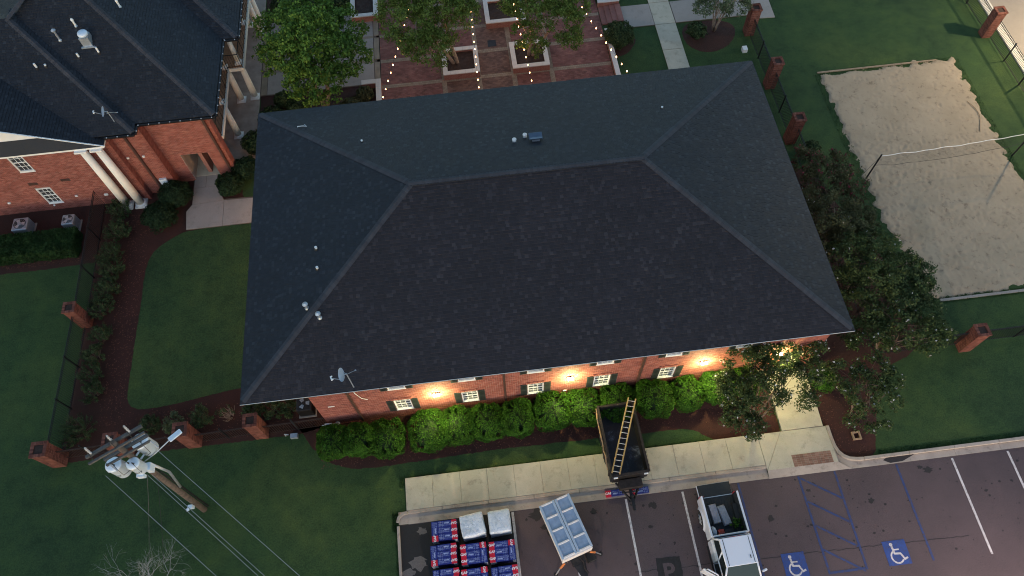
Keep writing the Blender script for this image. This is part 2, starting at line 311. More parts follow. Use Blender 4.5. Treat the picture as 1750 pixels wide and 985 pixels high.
def hc(cx, cy):
    q = .52; MB().prism([(cx - q, cy - q), (cx + q, cy - q), (cx + q, cy + q), (cx - q, cy + q)], 0, .014).build('wheelchair_sign_field', 'hc_blue', lot)
    m = MB(); s_ = 1.0
    def disc(x, y, r, n=16): m.prism([(cx + x + r * cos(2 * PI * k / n), cy + y + r * sin(2 * PI * k / n)) for k in range(n)], .012, .019)
    def stroke(pts, w):
        for (a, b) in zip(pts, pts[1:]):
            dx, dy = b[0] - a[0], b[1] - a[1]; L = math.hypot(dx, dy); px, py = -dy / L * w / 2, dx / L * w / 2; ex, ey = dx / L * w * .25, dy / L * w * .25
            m.prism([(cx + a[0] - px - ex, cy + a[1] - py - ey), (cx + b[0] - px + ex, cy + b[1] - py + ey), (cx + b[0] + px + ex, cy + b[1] + py + ey), (cx + a[0] + px - ex, cy + a[1] + py - ey)], .012, .0185 + random.uniform(0, .001))
    disc(-.15, .36, .075); stroke([(-.14, .26), (-.11, -.02)], .09); stroke([(-.13, .13), (.12, .13)], .06)
    stroke([(-.11, -.03), (.15, -.05), (.27, -.30), (.40, -.25)], .08)
    n = 20; A = [R(105 + 225 * k / n) for k in range(n + 1)]; ro, ri = .30, .23
    for a, b in zip(A, A[1:]): m.prism([(cx - .03 + ro * cos(a), cy - .17 + ro * sin(a)), (cx - .03 + ro * cos(b), cy - .17 + ro * sin(b)), (cx - .03 + ri * cos(b), cy - .17 + ri * sin(b)), (cx - .03 + ri * cos(a), cy - .17 + ri * sin(a))], .012, .018)
    m.build('wheelchair_symbol', 'line_white', lot)
hc(23.1, -8.5); hc(27.72, -8.54)
MB().prism(ragged([(17.02, -7.46), (18.1, -7.5), (18.06, -8.6), (16.96, -8.6)], .1, .03), 0, .012).build('painted_out_patch', 'black_paint', lot)
def text_mesh(txt, size, mat, ext=.003):
    cu = bpy.data.curves.new('lettering', 'FONT'); cu.body = txt; cu.size = size; cu.extrude = ext; cu.align_x = 'CENTER'; cu.align_y = 'CENTER'; cu.resolution_u = 3; cu.offset = size * .025
    o = bpy.data.objects.new('lettering', cu); me = bpy.data.meshes.new_from_object(o); bpy.data.objects.remove(o); me.materials.clear(); me.materials.append(MATS[mat]); return me
pm = text_mesh('P', 1.05, 'asphalt'); inst(pm, 'letter_p', lot, (17.5, -8.15, .013))
rnd = random.Random(3)
for (x, y, r_, mt) in ((17.39, -5.15, .2, 'asphalt_stain'), (17.1, -6.1, .1, 'asphalt_stain'), (14.6, -5.1, .16, 'asphalt_stain'), (30.5, -5.15, .22, 'asphalt_stain'), (30.2, -4.98, .12, 'asphalt_stain'), (27.4, -6.2, .14, 'asphalt_stain'), (24.7, -5.4, .1, 'asphalt_stain'), (25, -5.1, .08, 'asphalt_stain'), (12.0, -4.9, .35, 'asphalt_stain'), (12.3, -5.5, .18, 'asphalt_stain'), (22.6, -6.4, .16, 'asphalt_stain'),
                      (6.65, -5.0, .22, 'asphalt_pale'), (6.45, -6.4, .38, 'asphalt_pale'), (5.95, -6.75, .3, 'asphalt_pale'), (28.8, -7.3, .05, 'asphalt_stain'), (32.8, -6.4, .08, 'asphalt_stain'), (23.0, -5.9, .07, 'asphalt_stain')):
    pts = [(x + r_ * (1 + rnd.uniform(-.45, .45)) * cos(2 * PI * k / 18), y + r_ * (.7 + rnd.uniform(-.35, .35)) * sin(2 * PI * k / 18)) for k in range(18)]
    MB().prism(pts, 0, .0105).build('oil_stain' if mt == 'asphalt_stain' else 'worn_patch', mt, lot)
m = MB(); px, py = 16, -7.93
while px < 31:
    qx, qy = px + .2, -7.93 - (px - 16) * .02 + rnd.uniform(-.03, .03); m.prism([(px, py - .012), (qx, qy - .012), (qx, qy + .012), (px, py + .012)], 0, .011); px, py = qx, qy
m.build('pavement_crack', 'asphalt_stain', lot)

m = MB()     # small drips, specks and tyre scuffs
for _ in range(260):
    x, y, r_ = rnd.uniform(11, 40), rnd.uniform(-9.2, -4.8), rnd.choice((.02, .02, .03, .04, .07)); a0 = rnd.uniform(0, 6)
    m.prism([(x + r_ * rnd.uniform(.5, 1.3) * cos(a0 + 2 * PI * k / 7), y + r_ * rnd.uniform(.4, 1.1) * sin(a0 + 2 * PI * k / 7)) for k in range(7)], 0, .0102)
m.build('drips_and_specks', 'asphalt_stain', lot, kind='stuff')
# sidewalk slabs, kerb, apron
sw = MB().box((6.0, -4.02, -.2), (23.04, -2.5, .095)).build('sidewalk', 'concrete_grey', kind='structure')
xs = [6.0, 7.28] + [8.6 + 1.285 * k for k in range(11)] + [23.04]
for a, b in zip(xs, xs[1:]):
    if b - a < .3: continue
    o = MB().box((a + .006, -4.0, .0), (b - .006, -2.5, .12 + random.uniform(-.002, .002))).build('slab', 'concrete', sw); bevel(o, .008, 1)
MB().prism([(26.4, -3.4), (26.6, -3.85), (26.85, -4.1), (27.1, -4.22), (27.7, -4.3), (27.75, -4.66), (26.9, -4.66), (26.45, -4.3)], -.1, .019).build('gutter_corner', 'kerb', kind='structure')
kb = MB().box((5.6, -4.6, -.2), (23.0, -4.02, .01)).build('kerb', 'kerb', kind='structure')
def kerb_piece(path, w, z0, z1, name='kerb_stone', mat='kerb', parent=kb):
    m = MB(); n = len(path)
    L, Rr = [], []
    for i, p in enumerate(path):
        d = Vector(path[min(i + 1, n - 1)]) - Vector(path[max(i - 1, 0)]); d.normalize(); q = Vector((-d.y, d.x)) * w / 2
        L.append((p[0] + q.x, p[1] + q.y)); Rr.append((p[0] - q.x, p[1] - q.y))
    m.prism(Rr + L[::-1], z0, z1); o = m.build(name, mat, parent); bevel(o, .02, 2); return o
kx = [6.05, 7.66, 9.82, 11.97, 14.1, 16.2, 18.4, 20.6, 23.055]
for a, b in zip(kx, kx[1:]):
    kerb_piece([(a + .006, -4.09), (b - .006, -4.09)], .15, -.1, .122)
    MB().prism([(a + .006, -4.62), (b - .006, -4.62), (b - .006, -4.17), (a + .006, -4.17)], -.1, .02 + random.uniform(0, .003)).build('gutter_slab', 'kerb', kb)
kerb_piece([(6.04, -4.09), (5.8, -4.13), (5.62, -4.28), (5.56, -4.5)], .15, -.1, .12)
for a in (-4.66, -6.9, -9.2): kerb_piece([(5.58, a - .0), (5.6, a - 2.2)], .13, -.1, .1)
ap = MB().prism([(23.05, -4.2), (26.5, -4.2), (26.5, -2.5), (23.05, -2.5)], -.2, .1).build('entry_apron', 'concrete_grey', kind='structure')
MB().prism([(23.05, -4.25), (24.17, -2.52), (23.05, -2.52)], 0, .12).build('slab', 'concrete', ap)
MB().prism([(23.06, -4.27), (26.47, -4.27), (26.42, -3.2), (26.4, -2.52), (24.19, -2.52)], 0, .121).build('slab', 'concrete', ap)
m = MB(); P_ = [(23.05, -4.27, .12), (26.47, -4.27, .12), (27.0, -4.64, .02), (23.05, -4.64, .02)]
m.poly([P_[3], P_[2], P_[1], P_[0]]); m.poly([(23.05, -4.64, -.1), (27.0, -4.64, -.1), P_[2], P_[3]]); m.build('apron_slope', 'kerb', ap)
m = MB()
for i in range(10):
    for j in range(6):
        x = 24.35 + i * .19; y = -4.27 + j * .095; m.box((x + .006, y + .005, .1), (x + .184, y + .09, .129 + rnd.uniform(0, .003)))
m.build('paver_bricks', 'paver_tan', ap, kind='stuff')
kerb_piece([(26.5, -2.5), (26.5, -3.1), (26.53, -3.5), (26.62, -3.8), (26.8, -4.03), (27.05, -4.18), (27.4, -4.25), (27.7, -4.27)], .16, -.1, .15)
kx = [27.71, 29.9, 32.1, 34.3, 36.5, 38.7, 41]
for a, b in zip(kx, kx[1:]):
    kerb_piece([(a + .006, -4.27), (b - .006, -4.27)], .16, -.1, .15)
    MB().prism([(a + .006 - (.7 if a < 28 else 0), -4.66), (b - .006, -4.66), (b - .006, -4.36), (a + .006, -4.36)], -.1, .02).build('gutter_slab', 'kerb', kb)
MB().prism([(28.6, -4.45), (28.9, -4.3), (29.6, -4.22), (30.4, -4.2), (30.1, -4.38), (29.5, -4.6), (28.9, -4.62)], 0, .0245).build('wet_stain', 'asphalt_stain', kb)
# entry walk
ew = MB().prism([(24.27, -2.5), (26.3, -2.5), (26.4, 1.6), (24.4, 1.6)], -.2, .09).build('entry_walk', 'concrete_grey', kind='structure')
for a, b in ((-2.48, -1.2), (-1.19, .1), (.11, 1.5)): MB().prism([(24.28, a), (26.3, a), (26.34, b), (24.3, b)], 0, .12).build('slab', 'concrete', ew)
# walk between the buildings
wk = MB().prism([(-5.82, 13.34), (-2.2, 13.34), (2.3, 13.34), (2.3, 14.9), (-2.3, 15.2), (-3.8, 15.25), (-4.3, 16.2), (-4.3, 18.3), (-5.7, 18.3), (-5.65, 15.1), (-5.95, 14.6)], -.2, .06).build('side_walk', 'mortar_paver', kind='structure')
for q in ([(-5.81, 13.35), (-3.76, 13.35), (-3.79, 15.15), (-5.62, 15.05), (-5.92, 14.6)], [(-3.74, 13.35), (-1.4, 13.35), (-1.4, 15.05), (-3.77, 15.15)], [(-1.38, 13.35), (.6, 13.35), (.6, 14.95), (-1.38, 15.05)], [(.62, 13.35), (2.3, 13.35), (2.3, 14.9), (.62, 14.95)],
          [(-5.62, 15.07), (-3.8, 15.17), (-4.3, 16.25), (-5.62, 16.25)], [(-5.62, 16.27), (-4.95, 16.27), (-4.95, 18.3), (-5.62, 18.3)], [(-4.93, 16.27), (-4.3, 16.27), (-4.3, 18.3), (-4.93, 18.3)]):
    MB().prism(q, 0, .08).build('slab', 'concrete_grey', wk)
# plaza
pz = MB().box((5.5, 16.3, -.3), (20.6, 44, .03)).build('brick_plaza', 'mortar_paver', kind='structure')
def field(x0, y0, x1, y1, mat, herring=False, dy=.11, dx=.22):
    m = MB(); j = 0; y = y0
    while y < y1 - .03:
        x = x0 - (dx / 2 if j % 2 else 0)
        while x < x1 - .02:
            a, b = max(x, x0), min(x + dx, x1)
            if b - a > .04: 
                z = .06 + rnd.uniform(-.003, .003); i = len(m.v); c0, c1, d0, d1 = a + .006, b - .006, y + .006, min(y + dy, y1) - .006
                m.v += [(c0, d0, z), (c1, d0, z), (c1, d1, z), (c0, d1, z), (c0, d0, .028), (c1, d0, .028), (c1, d1, .028), (c0, d1, .028)]
                m.f += [(i, i + 1, i + 2, i + 3), (i + 4, i + 5, i + 1, i), (i + 5, i + 6, i + 2, i + 1), (i + 6, i + 7, i + 3, i + 2), (i + 7, i + 4, i, i + 3)]
            x += dx
        y += dy; j += 1
    m.build('paver_bricks', mat, pz, kind='stuff')
ys = [(19.0, 22.62), (22.93, 24.88), (25.18, 27.25), (27.53, 29.7), (29.98, 32.6)]
for a, b in ys:
    field(5.72, a, 9.6, b, 'paver'); field(12.15, a, 14.1, b, 'paver_worn'); field(16.85, a, 20.6, b, 'paver')
    if a != 22.93: field(9.9, a, 11.85, b, 'paver_worn' if a < 20 else 'paver'); field(14.42, a, 16.55, b, 'paver')
    field(9.6, a, 9.9, b, 'paver_beige', dx=.15); field(11.85, a, 12.15, b, 'paver_beige', dx=.15); field(14.1, a, 14.42, b, 'paver_beige', dx=.15); field(16.55, a, 16.85, b, 'paver_beige', dx=.15)
for a, b in zip(ys, ys[1:]): field(5.72, a[1], 20.6, b[0], 'paver_beige', dx=.15, dy=.15)
MB().box((12.85, 25.35, .03), (13.4, 25.95, .066)).build('drain_cover', 'steel_dark', pz)
# pale concrete west of the plaza
pw = MB().box((-2.05, 23.1, -.3), (5.7, 29.8, .03)).build('concrete_terrace', 'mortar_paver', kind='structure')
for i, (x0, x1) in enumerate(((-2.0, -1.62), (-1.6, .9), (.92, 3.3), (3.32, 5.3), (5.33, 5.69))):
    for j, (y0, y1) in enumerate(((23.16, 25.05), (25.3, 27.3), (27.5, 29.75))): MB().box((x0, y0, 0), (x1 - .02, y1, .06)).build('slab', 'paver_beige' if i in (0, 4) else 'concrete_grey', pw)
for y in (25.07, 27.32): MB().box((-1.6, y, 0), (5.3, y + .2, .062)).build('border_band', 'paver_beige', pw)
# north-east walks
nw = MB().box((22.14, 25.8, -.2), (32.2, 27.86, .03)).build('cross_walk', 'mortar_paver', kind='structure')
for a, b in ((22.14, 24.14), (25.58, 28.4), (28.42, 31.2)): MB().box((a, 25.81, 0), (b - .02, 27.85, .06)).build('slab', 'concrete_grey', nw)
MB().prism([(31.2, 25.4), (32.2, 25.35), (32.25, 27.0), (32.25, 30), (31.2, 30)], 0, .061).build('slab', 'concrete_grey', nw)
for y0, y1 in ((16.3, 18.7), (18.72, 21.2), (21.22, 23.4), (23.42, 25.78), (25.8, 27.9), (27.92, 31)): MB().box((24.15, y0, 0), (25.52, y1 - .02, .0625)).build('slab', 'concrete', nw)
# street beyond the north-east fence
MB().box((46.72, -60, -.3), (60, 90, .02)).build('street', 'road_pale', kind='structure')
MB().box((46.08, -60, -.3), (46.7, 90, .1)).build('street_kerb', 'white_kerb', kind='structure')
# sand court
def sand():
    m = MB(); x0, y0, s_ = 32.9, 3.0, .07; nx, ny = int(10.2 / s_), int(17.6 / s_); rn = random.Random(5)
    H = [[0.0] * (nx + 1) for _ in range(ny + 1)]
    for _ in range(2600):      # footprints
        cx, cy, r_, d = rn.uniform(0, nx), rn.uniform(0, ny), rn.uniform(.9, 1.9), rn.uniform(.02, .06)
        if cy > ny * .62 and rn.random() < .75: continue
        a = rn.uniform(0, PI); ca, sa = cos(a), sin(a)
        for j in range(max(0, int(cy - 6)), min(ny, int(cy + 6)) + 1):
            for i in range(max(0, int(cx - 6)), min(nx, int(cx + 6)) + 1):
                u, v = (i - cx) * ca + (j - cy) * sa, -(i - cx) * sa + (j - cy) * ca; q = (u / (r_ * 1.7)) ** 2 + (v / r_) ** 2
                if q < 4: H[j][i] += -d * math.exp(-q * 1.6) + d * .4 * math.exp(-(q - 2.2) ** 2 * 2)
    for j in range(ny + 1):
        for i in range(nx + 1):
            x, y = x0 + i * s_, y0 + j * s_
            xl = 33.42 + max(0, (8.5 - y)) * .17; xr = 42.3 - max(0, 7 - y) * .1; yb = 3.5; yt = 19.93 + (x - 33.5) * .02
            e = min(x - xl, xr - x, y - yb, yt - y) + noise.noise((x * 2, y * 2, 0)) * .4 + noise.noise((x * 9, y * 9, 3)) * .12
            z = .065 + max(-.055, H[j][i] * .5) + noise.noise((x * 1.3, y * 1.3, 5)) * .015 + noise.noise((x * 5, y * 5, 8)) * .006
            z = min(z, -.02 + e * .3) if e < .3 else z
            m.v.append((x, y, z))
    for j in range(ny):
        for i in range(nx): a = j * (nx + 1) + i; m.f.append((a, a + 1, a + nx + 2, a + nx + 1))
    m.build('sand_court', 'sand', kind='structure', smooth=True)
sand()
MB().box((34.6, 3.32, -.1), (39.5, 3.46, .06)).build('court_border', 'concrete_grey', kind='structure')
MB().box((33.4, 20.0, -.1), (41.2, 20.12, .05)).build('court_border', 'door_wood', kind='structure')

# ---------------------------------------------------------------- building helpers
def roof_deck(parent, poly, name='roof_deck', mat='roof_deck'):
    m = MB(); m.poly(poly); m.build(name, mat, parent)
def shingles(parent, poly, p0, p1, z0, pitch, mat='shingle', seed=1, wmin=.13, wmax=.18, kindname='shingles'):
    """one roof plane covered in overlapping tabs; poly in xy, p0-p1 its eave line (inside on the left of p0->p1)"""
    rn = random.Random(seed); u = Vector((p1[0] - p0[0], p1[1] - p0[1])).normalized(); nn = Vector((-u.y, u.x)); O = Vector(p0)
    loc = [((Vector(q) - O).dot(u), (Vector(q) - O).dot(nn)) for q in poly]; hv = halves(loc)
    smin, smax = min(q[0] for q in loc), max(q[0] for q in loc); dmin, dmax = min(q[1] for q in loc), max(q[1] for q in loc)
    def P(s_, d, h): q = O + u * s_ + nn * d; return (q.x, q.y, z0 + pitch * d + h)
    m = MB(); m.poly([P(a, b, 0) for a, b in (loc if sum(a[0] * b[1] - b[0] * a[1] for a, b in zip(loc, loc[1:] + loc[:1])) > 0 else loc[::-1])])
    m.build('roof_deck', 'roof_deck', parent)
    m = MB(); e = .143 / math.sqrt(1 + pitch * pitch) * 1.02; d = dmin
    while d < dmax:
        s_ = smin - rn.uniform(0, .3)
        while s_ < smax:
            w = rn.uniform(wmin, wmax); lift = .02 + (rn.random() < .45) * .009 + rn.uniform(0, .003)
            q = clip([(s_ + .003, d), (s_ + w - .003, d), (s_ + w - .003, d + e), (s_ + .003, d + e)], hv)
            if len(q) > 2:
                t = [P(a, b, .004 + lift * (1 - (b - d) / e * .8)) for a, b in q]; i = len(m.v); n = len(q)
                lo = [k for k in range(n) if q[k][1] < d + .001]
                m.v += t; m.f.append(tuple(range(i, i + n)))
                bt = [P(a, b, .001) for a, b in q]; j = len(m.v); m.v += bt
                for k in range(n):
                    k2 = (k + 1) % n
                    if not (q[k][1] > d + e - .001 and q[k2][1] > d + e - .001): m.f.append((j + k, j + k2, i + k2, i + k))
            s_ += w
        d += e
    m.build(kindname, mat, parent, kind='stuff')
def caps(parent, a, b, pitch, hip=True, w=.16, step=.145, lift=.035, seed=2, width_j=0):
    a, b = Vector(a), Vector(b); L = (b - a).length; d = (b - a) / L; side = Vector((-d.y, d.x, 0)).normalized(); drop = pitch * w * (.7071 if hip else 1)
    m = MB(); n = int(L / step); rn = random.Random(seed)
    for k in range(n):
        p, q = a + d * (k * step), a + d * ((k + 1.25) * step); h0, h1 = lift + .016, lift; ww = w + rn.uniform(-.004, .004)
        up = Vector((0, 0, 1)); pts = []
        for c, h in ((p, h0), (q, h1)):
            pts += [c + side * ww - up * (drop - h), c + up * h, c - side * ww - up * (drop - h)]
        i = len(m.v); m.v += [tuple(x) for x in pts] + [tuple(x - up * .03) for x in pts[:3]]
        m.f += [(i + 0, i + 1, i + 4, i + 3), (i + 1, i + 2, i + 5, i + 4), (i + 6, i + 7, i + 1, i + 0), (i + 7, i + 8, i + 2, i + 1)]
    m.build('ridge_caps', 'ridge_cap', parent, kind='stuff')
def wall(parent, p0, p1, z0, z1, openings=(), th=.22, bricks=True, name='wall', seed=1):
    """brick wall whose outside is on the right of p0->p1; openings (s0, s1, z0, z1)"""
    p0, p1 = Vector(p0), Vector(p1); L = (p1 - p0).length; u = (p1 - p0) / L; n = Vector((u.y, -u.x)); rn = random.Random(seed)
    def P(s_, off, z): q = p0 + u * s_ + n * off; return (q.x, q.y, z)
    def bx(m, s0, s1, a, b, o0, o1, back=True):
        i = len(m.v); m.v += [P(s0, o0, a), P(s1, o0, a), P(s1, o0, b), P(s0, o0, b), P(s0, o1, a), P(s1, o1, a), P(s1, o1, b), P(s0, o1, b)]
        m.f += [(i + 4, i + 5, i + 6, i + 7), (i, i + 1, i + 5, i + 4), (i + 1, i + 2, i + 6, i + 5), (i + 2, i + 3, i + 7, i + 6), (i + 3, i, i + 4, i + 7)]
        if back: m.f.append((i + 3, i + 2, i + 1, i))
    m = MB(); ss = sorted({0, L, *[o[0] for o in openings], *[o[1] for o in openings]}); zz = sorted({z0, z1, *[o[2] for o in openings], *[o[3] for o in openings]})
    for a, b in zip(ss, ss[1:]):
        for c, d in zip(zz, zz[1:]):
            if not any(o[0] <= (a + b) / 2 <= o[1] and o[2] <= (c + d) / 2 <= o[3] for o in openings): bx(m, a, b, c, d, -th, 0)
    W_ = m.build(name, 'mortar', parent)
    if not bricks: W_.data.materials[0] = MATS['brick_far']; return W_
    m = MB(); h = .0762; z = z0; j = 0
    while z + h <= z1 + .01:
        s_ = -(.105 if j % 2 else 0)
        iv = [(o[0], o[1]) for o in openings if o[2] - .02 < z + h / 2 < o[3] + .02]
        while s_ < L:
            a, b = max(s_, 0), min(s_ + .2, L); segs = [(a, b)]
            for o0, o1 in iv:
                new = []
                for (c, d) in segs:
                    if d <= o0 or c >= o1: new.append((c, d))
                    else:
                        if c < o0 - .03: new.append((c, o0))
                        if d > o1 + .03: new.append((o1, d))
                segs = new
            for c, d in segs:
                if d - c > .03: bx(m, c + .002, d - .002, z + .007, z + h - .007, 0, .009 + rn.uniform(0, .004), False)
            s_ += .21
        z += h; j += 1
    m.build('bricks', 'brick', W_, kind='stuff')
    return W_
m, n, l, b = nodes('brick_far')
bt = n.new('ShaderNodeTexBrick'); bt.inputs['Scale'].default_value = 1; bt.inputs['Brick Width'].default_value = .21; bt.inputs['Row Height'].default_value = .0762; bt.inputs['Mortar Size'].default_value = .006
bt.inputs['Color1'].default_value = (.24, .08, .058, 1); bt.inputs['Color2'].default_value = (.30, .11, .08, 1); bt.inputs['Mortar'].default_value = (.36, .25, .2, 1)
ge = n.new('ShaderNodeNewGeometry'); sx = n.new('ShaderNodeSeparateXYZ'); l.new(ge.outputs['Position'], sx.inputs[0]); ad = n.new('ShaderNodeMath'); l.new(sx.outputs[0], ad.inputs[0]); l.new(sx.outputs[1], ad.inputs[1])
cx = n.new('ShaderNodeCombineXYZ'); l.new(ad.outputs[0], cx.inputs[0]); l.new(sx.outputs[2], cx.inputs[1]); l.new(cx.outputs[0], bt.inputs[0]); l.new(bt.outputs[0], b.inputs['Base Color']); b.inputs['Roughness'].default_value = .9

def window(parent, x0, x1, z0, z1, y, cols=3, rows=4, blinds=False, sill=.06):
    """white sash window in a wall facing -y whose face is at y"""
    f = MB(); t = .05
    f.box((x0, y - .02, z0), (x0 + t, y + .09, z1)).box((x1 - t, y - .02, z0), (x1, y + .09, z1)).box((x0 + t, y - .02, z1 - t), (x1 - t, y + .09, z1)).box((x0 + t, y - .02, z0), (x1 - t, y + .09, z0 + t))
    w = f.build('window', 'white_paint', parent)
    zm = (z0 + z1) / 2
    MB().box((x0 + t, y + .055, z0 + t), (x1 - t, y + .065, z1 - t)).build('pane', 'glass', w)
    g = MB(); g.box((x0 + t, y + .02, zm - .022), (x1 - t, y + .07, zm + .022))
    for k in range(1, cols): xx = x0 + t + (x1 - x0 - 2 * t) * k / cols; g.box((xx - .011, y + .035, z0 + t), (xx + .011, y + .053, z1 - t))
    for k in range(1, rows):
        if k * 2 != rows: zz = z0 + t + (z1 - z0 - 2 * t) * k / rows; g.box((x0 + t, y + .033, zz - .011), (x1 - t, y + .052, zz + .011))
    g.build('muntin', 'white_paint', w)
    MB().box((x0 - .03, y - .035, z0 - sill), (x1 + .03, y + .02, z0 - .002)).build('sill', 'white_paint', w)
    if blinds:
        q = MB()
        for k in range(int((z1 - z0 - .1) / .05)): q.box((x0 + t, y + .09, z0 + t + k * .05), (x1 - t, y + .1, z0 + t + k * .05 + .03))
        q.build('blind', 'white_paint', w)
    return w

# ---------------------------------------------------------------- the brick building in the middle
H = empty('brick_building', (0, 0, 0), 0, 'long two storey red brick building under the big dark hip roof in the middle', 'building')
D_, W_, ZE, PT = 16.25, 26.575, 5.63, .3926
r0, r1 = (8.125, 8.125), (18.45, 8.125); c = [(0, 0), (W_, 0), (W_, D_), (0, D_)]
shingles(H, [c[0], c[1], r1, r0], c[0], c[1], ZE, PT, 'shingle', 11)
shingles(H, [c[1], c[2], r1], c[1], c[2], ZE, PT, 'shingle_sky_tint', 12)
shingles(H, [c[2], c[3], r0, r1], c[2], c[3], ZE, PT, 'shingle_sky_tint', 13)
shingles(H, [c[3], c[0], r0], c[3], c[0], ZE, PT, 'shingle_sky_tint', 14)
zr = ZE + PT * 8.125
for q, r_ in ((c[0], r0), (c[3], r0), (c[1], r1), (c[2], r1)): caps(H, (q[0] + (.1 if q[0] == 0 else -.1), q[1] + (.1 if q[1] == 0 else -.1), ZE + .04), (*r_, zr), PT)
m = MB(); m.prism([(r0[0] - .1, 7.97), (r1[0] + .1, 7.97), (r1[0] + .1, 8.28), (r0[0] - .1, 8.28)], zr - .06, zr + .012); m.build('ridge_vent', 'black_metal', H)
caps(H, (r0[0] - .12, 8.125, zr + .02), (r1[0] + .12, 8.125, zr + .02), .3, False, .165, .15, .02)
MB().prism([(0.02, .02), (W_ - .02, .02), (W_ - .02, D_ - .02), (.02, D_ - .02)], ZE - .09, ZE - .03).build('soffit', 'gutter_black', H)
f = MB(); f.box((-.02, .08, ZE - .16), (W_ + .02, .1, ZE - .02)).box((-.02, D_, ZE - .2), (W_ + .02, D_ + .02, ZE + .005)).box((-.02, 0, ZE - .2), (0, D_, ZE + .005)).box((W_, 0, ZE - .2), (W_ + .02, D_, ZE + .005)); f.build('fascia', 'gutter_black', H)
gt = MB().box((-.03, -.03, ZE - .1), (W_ + .03, .07, ZE - .012)).build('gutter', 'gutter_black', H)
for a in range(9): MB().box((-.03 + a * 2.958 + .01, -.05, ZE - .03), (-.03 + (a + 1) * 2.958 - .01, -.032, ZE + .006)).build('gutter_lip', 'gutter_edge', gt)
LW = [(5.93, 6.72), (9.13, 9.9), (12.29, 13.06), (15.49, 16.27), (18.69, 19.44)]; UW = LW + [(21.95, 22.7)]
wx0, wx1, wy = 2.37, 26.35, .65
ops = [(a - wx0, b - wx0, 1.0, 2.26) for a, b in LW] + [(a - wx0, b - wx0, 3.66, 4.92) for a, b in UW] + [(24.75 - wx0, 25.75 - wx0, .12, 2.3)]
wl_ = wall(H, (wx0, wy), (wx1, wy), 0, ZE - .17, ops)
wall(H, (wx1, wy), (wx1, 15.6), 0, ZE - .17, bricks=False); wall(H, (wx1, 15.6), (wx0, 15.6), 0, ZE - .17, bricks=False); wall(H, (wx0, 15.6), (wx0, wy), 0, ZE - .17, bricks=False)
for (a, b) in LW: window(H, a, b, 1.0, 2.26, wy, blinds=True)
for (a, b) in UW: window(H, a, b, 3.66, 4.92, wy, blinds=True)
def shutter(x0, z0, z1):
    s_ = MB().box((x0, wy - .05, z0), (x0 + .31, wy - .018, z1)).build('shutter', 'shutter', H); m = MB()
    for k in range(14):
        zz = z0 + .06 + k * (z1 - z0 - .12) / 14
        if abs(k - 6.5) > .6: m.poly([(x0 + .04, wy - .052, zz), (x0 + .27, wy - .052, zz), (x0 + .27, wy - .066, zz + .05), (x0 + .04, wy - .066, zz + .05)])
    m.build('louvres', 'shutter', s_, kind='stuff')
for z0, z1, l_ in ((.98, 2.28, LW), (3.64, 4.94, UW)):
    for a, b in l_: shutter(a - .34, z0, z1); shutter(b + .03, z0, z1)
lint = MB()
for a, b in LW:
    x = a - .08
    while x < b + .02: lint.box((x, wy - .04, 2.29), (x + .062, wy - .005, 2.5)); x += .074
lint.build('lintel_bricks', 'brick', wl_, kind='stuff')
for x in (4.12, 11.2, 17.7): 
    d = MB().box((x - .05, wy - .12, .3), (x + .05, wy - .02, ZE - .3)).tube([(x, wy - .07, ZE - .3), (x, .25, ZE - .2), (x, .04, ZE - .12)], .045, 6).build('downspout', 'downspout', H)
MB().box((24.76, wy + .05, .12), (25.74, wy + .1, 2.28)).build('door', 'shutter', H)
MB().box((2.92, wy - .03, 2.42), (3.22, wy - .012, 2.5)).build('wall_vent', 'pvc', H)
MB().box((14.02, wy - .05, .84), (14.2, wy - .012, .92)).build('wall_vent', 'pvc', H)
# porch on the west side
MB().box((.35, 3.6, -.1), (2.36, 15.3, .1)).build('porch_floor', 'porch_floor', H)
for y in (4.5, 8.0, 11.5, 15.0): MB().lathe((.62, y, .1), [(.17, 0), (.17, .1), (.12, .14), (.11, 2.6), (.1, 5.1), (.16, 5.2), (.16, 5.35)], 14).build('column', 'cream_paint', H, smooth=True)
# ---- wall lamps
def lampdata(name, e, r_=.08, col=(1, .60, .28)):
    d = bpy.data.lights.new(name, 'POINT'); d.energy = e; d.shadow_soft_size = r_; d.color = col; return d
WLIGHT = lampdata('wall_lamp_light', 125, .09, (1, .90, .40)); PORCH = lampdata('porch_light', 130, .1)
def wall_lamp(x, y, z, label, data=WLIGHT, dirx=0):
    L_ = empty('wall_lamp', (x, y, z), R(90) * dirx, label, 'wall lamp', 'lit lamps on the brick walls')
    MB().box((-.15, -.0, -.06), (.15, -.03, .14)).build('back_plate', 'black_metal', L_, local=True)
    MB().box((-.06, -.06, .1), (.06, -.03, .125)).build('hood', 'black_metal', L_, local=True)
    MB().box((-.14, -.14, -.05), (.14, -.035, .1)).build('bulb', 'lamp_glow', L_, local=True)
    o = bpy.data.objects.new('wall_lamp_light', data); COL.objects.link(o); o.parent = L_; o.location = (0, -.42, .0); return L_
wall_lamp(7.98, wy - .016, 2.5, 'lit wall lamp on the front wall, left of the three in the open')
wall_lamp(14.31, wy - .016, 2.5, 'lit wall lamp in the middle of the front wall above the hedge')
wall_lamp(20.72, wy - .016, 2.42, 'lit wall lamp on the front wall beside the white-flowered tree')
wall_lamp(24.35, wy - .016, 2.42, 'lit wall lamp over the entry walk, behind the white-flowered tree')
for y in (6.2, 13.2): wall_lamp(wx0 - .016, y, 2.4, 'lit wall lamp under the west eave ' + ('beside the curved lawn' if y < 8 else 'over the side walk'), PORCH, -1)

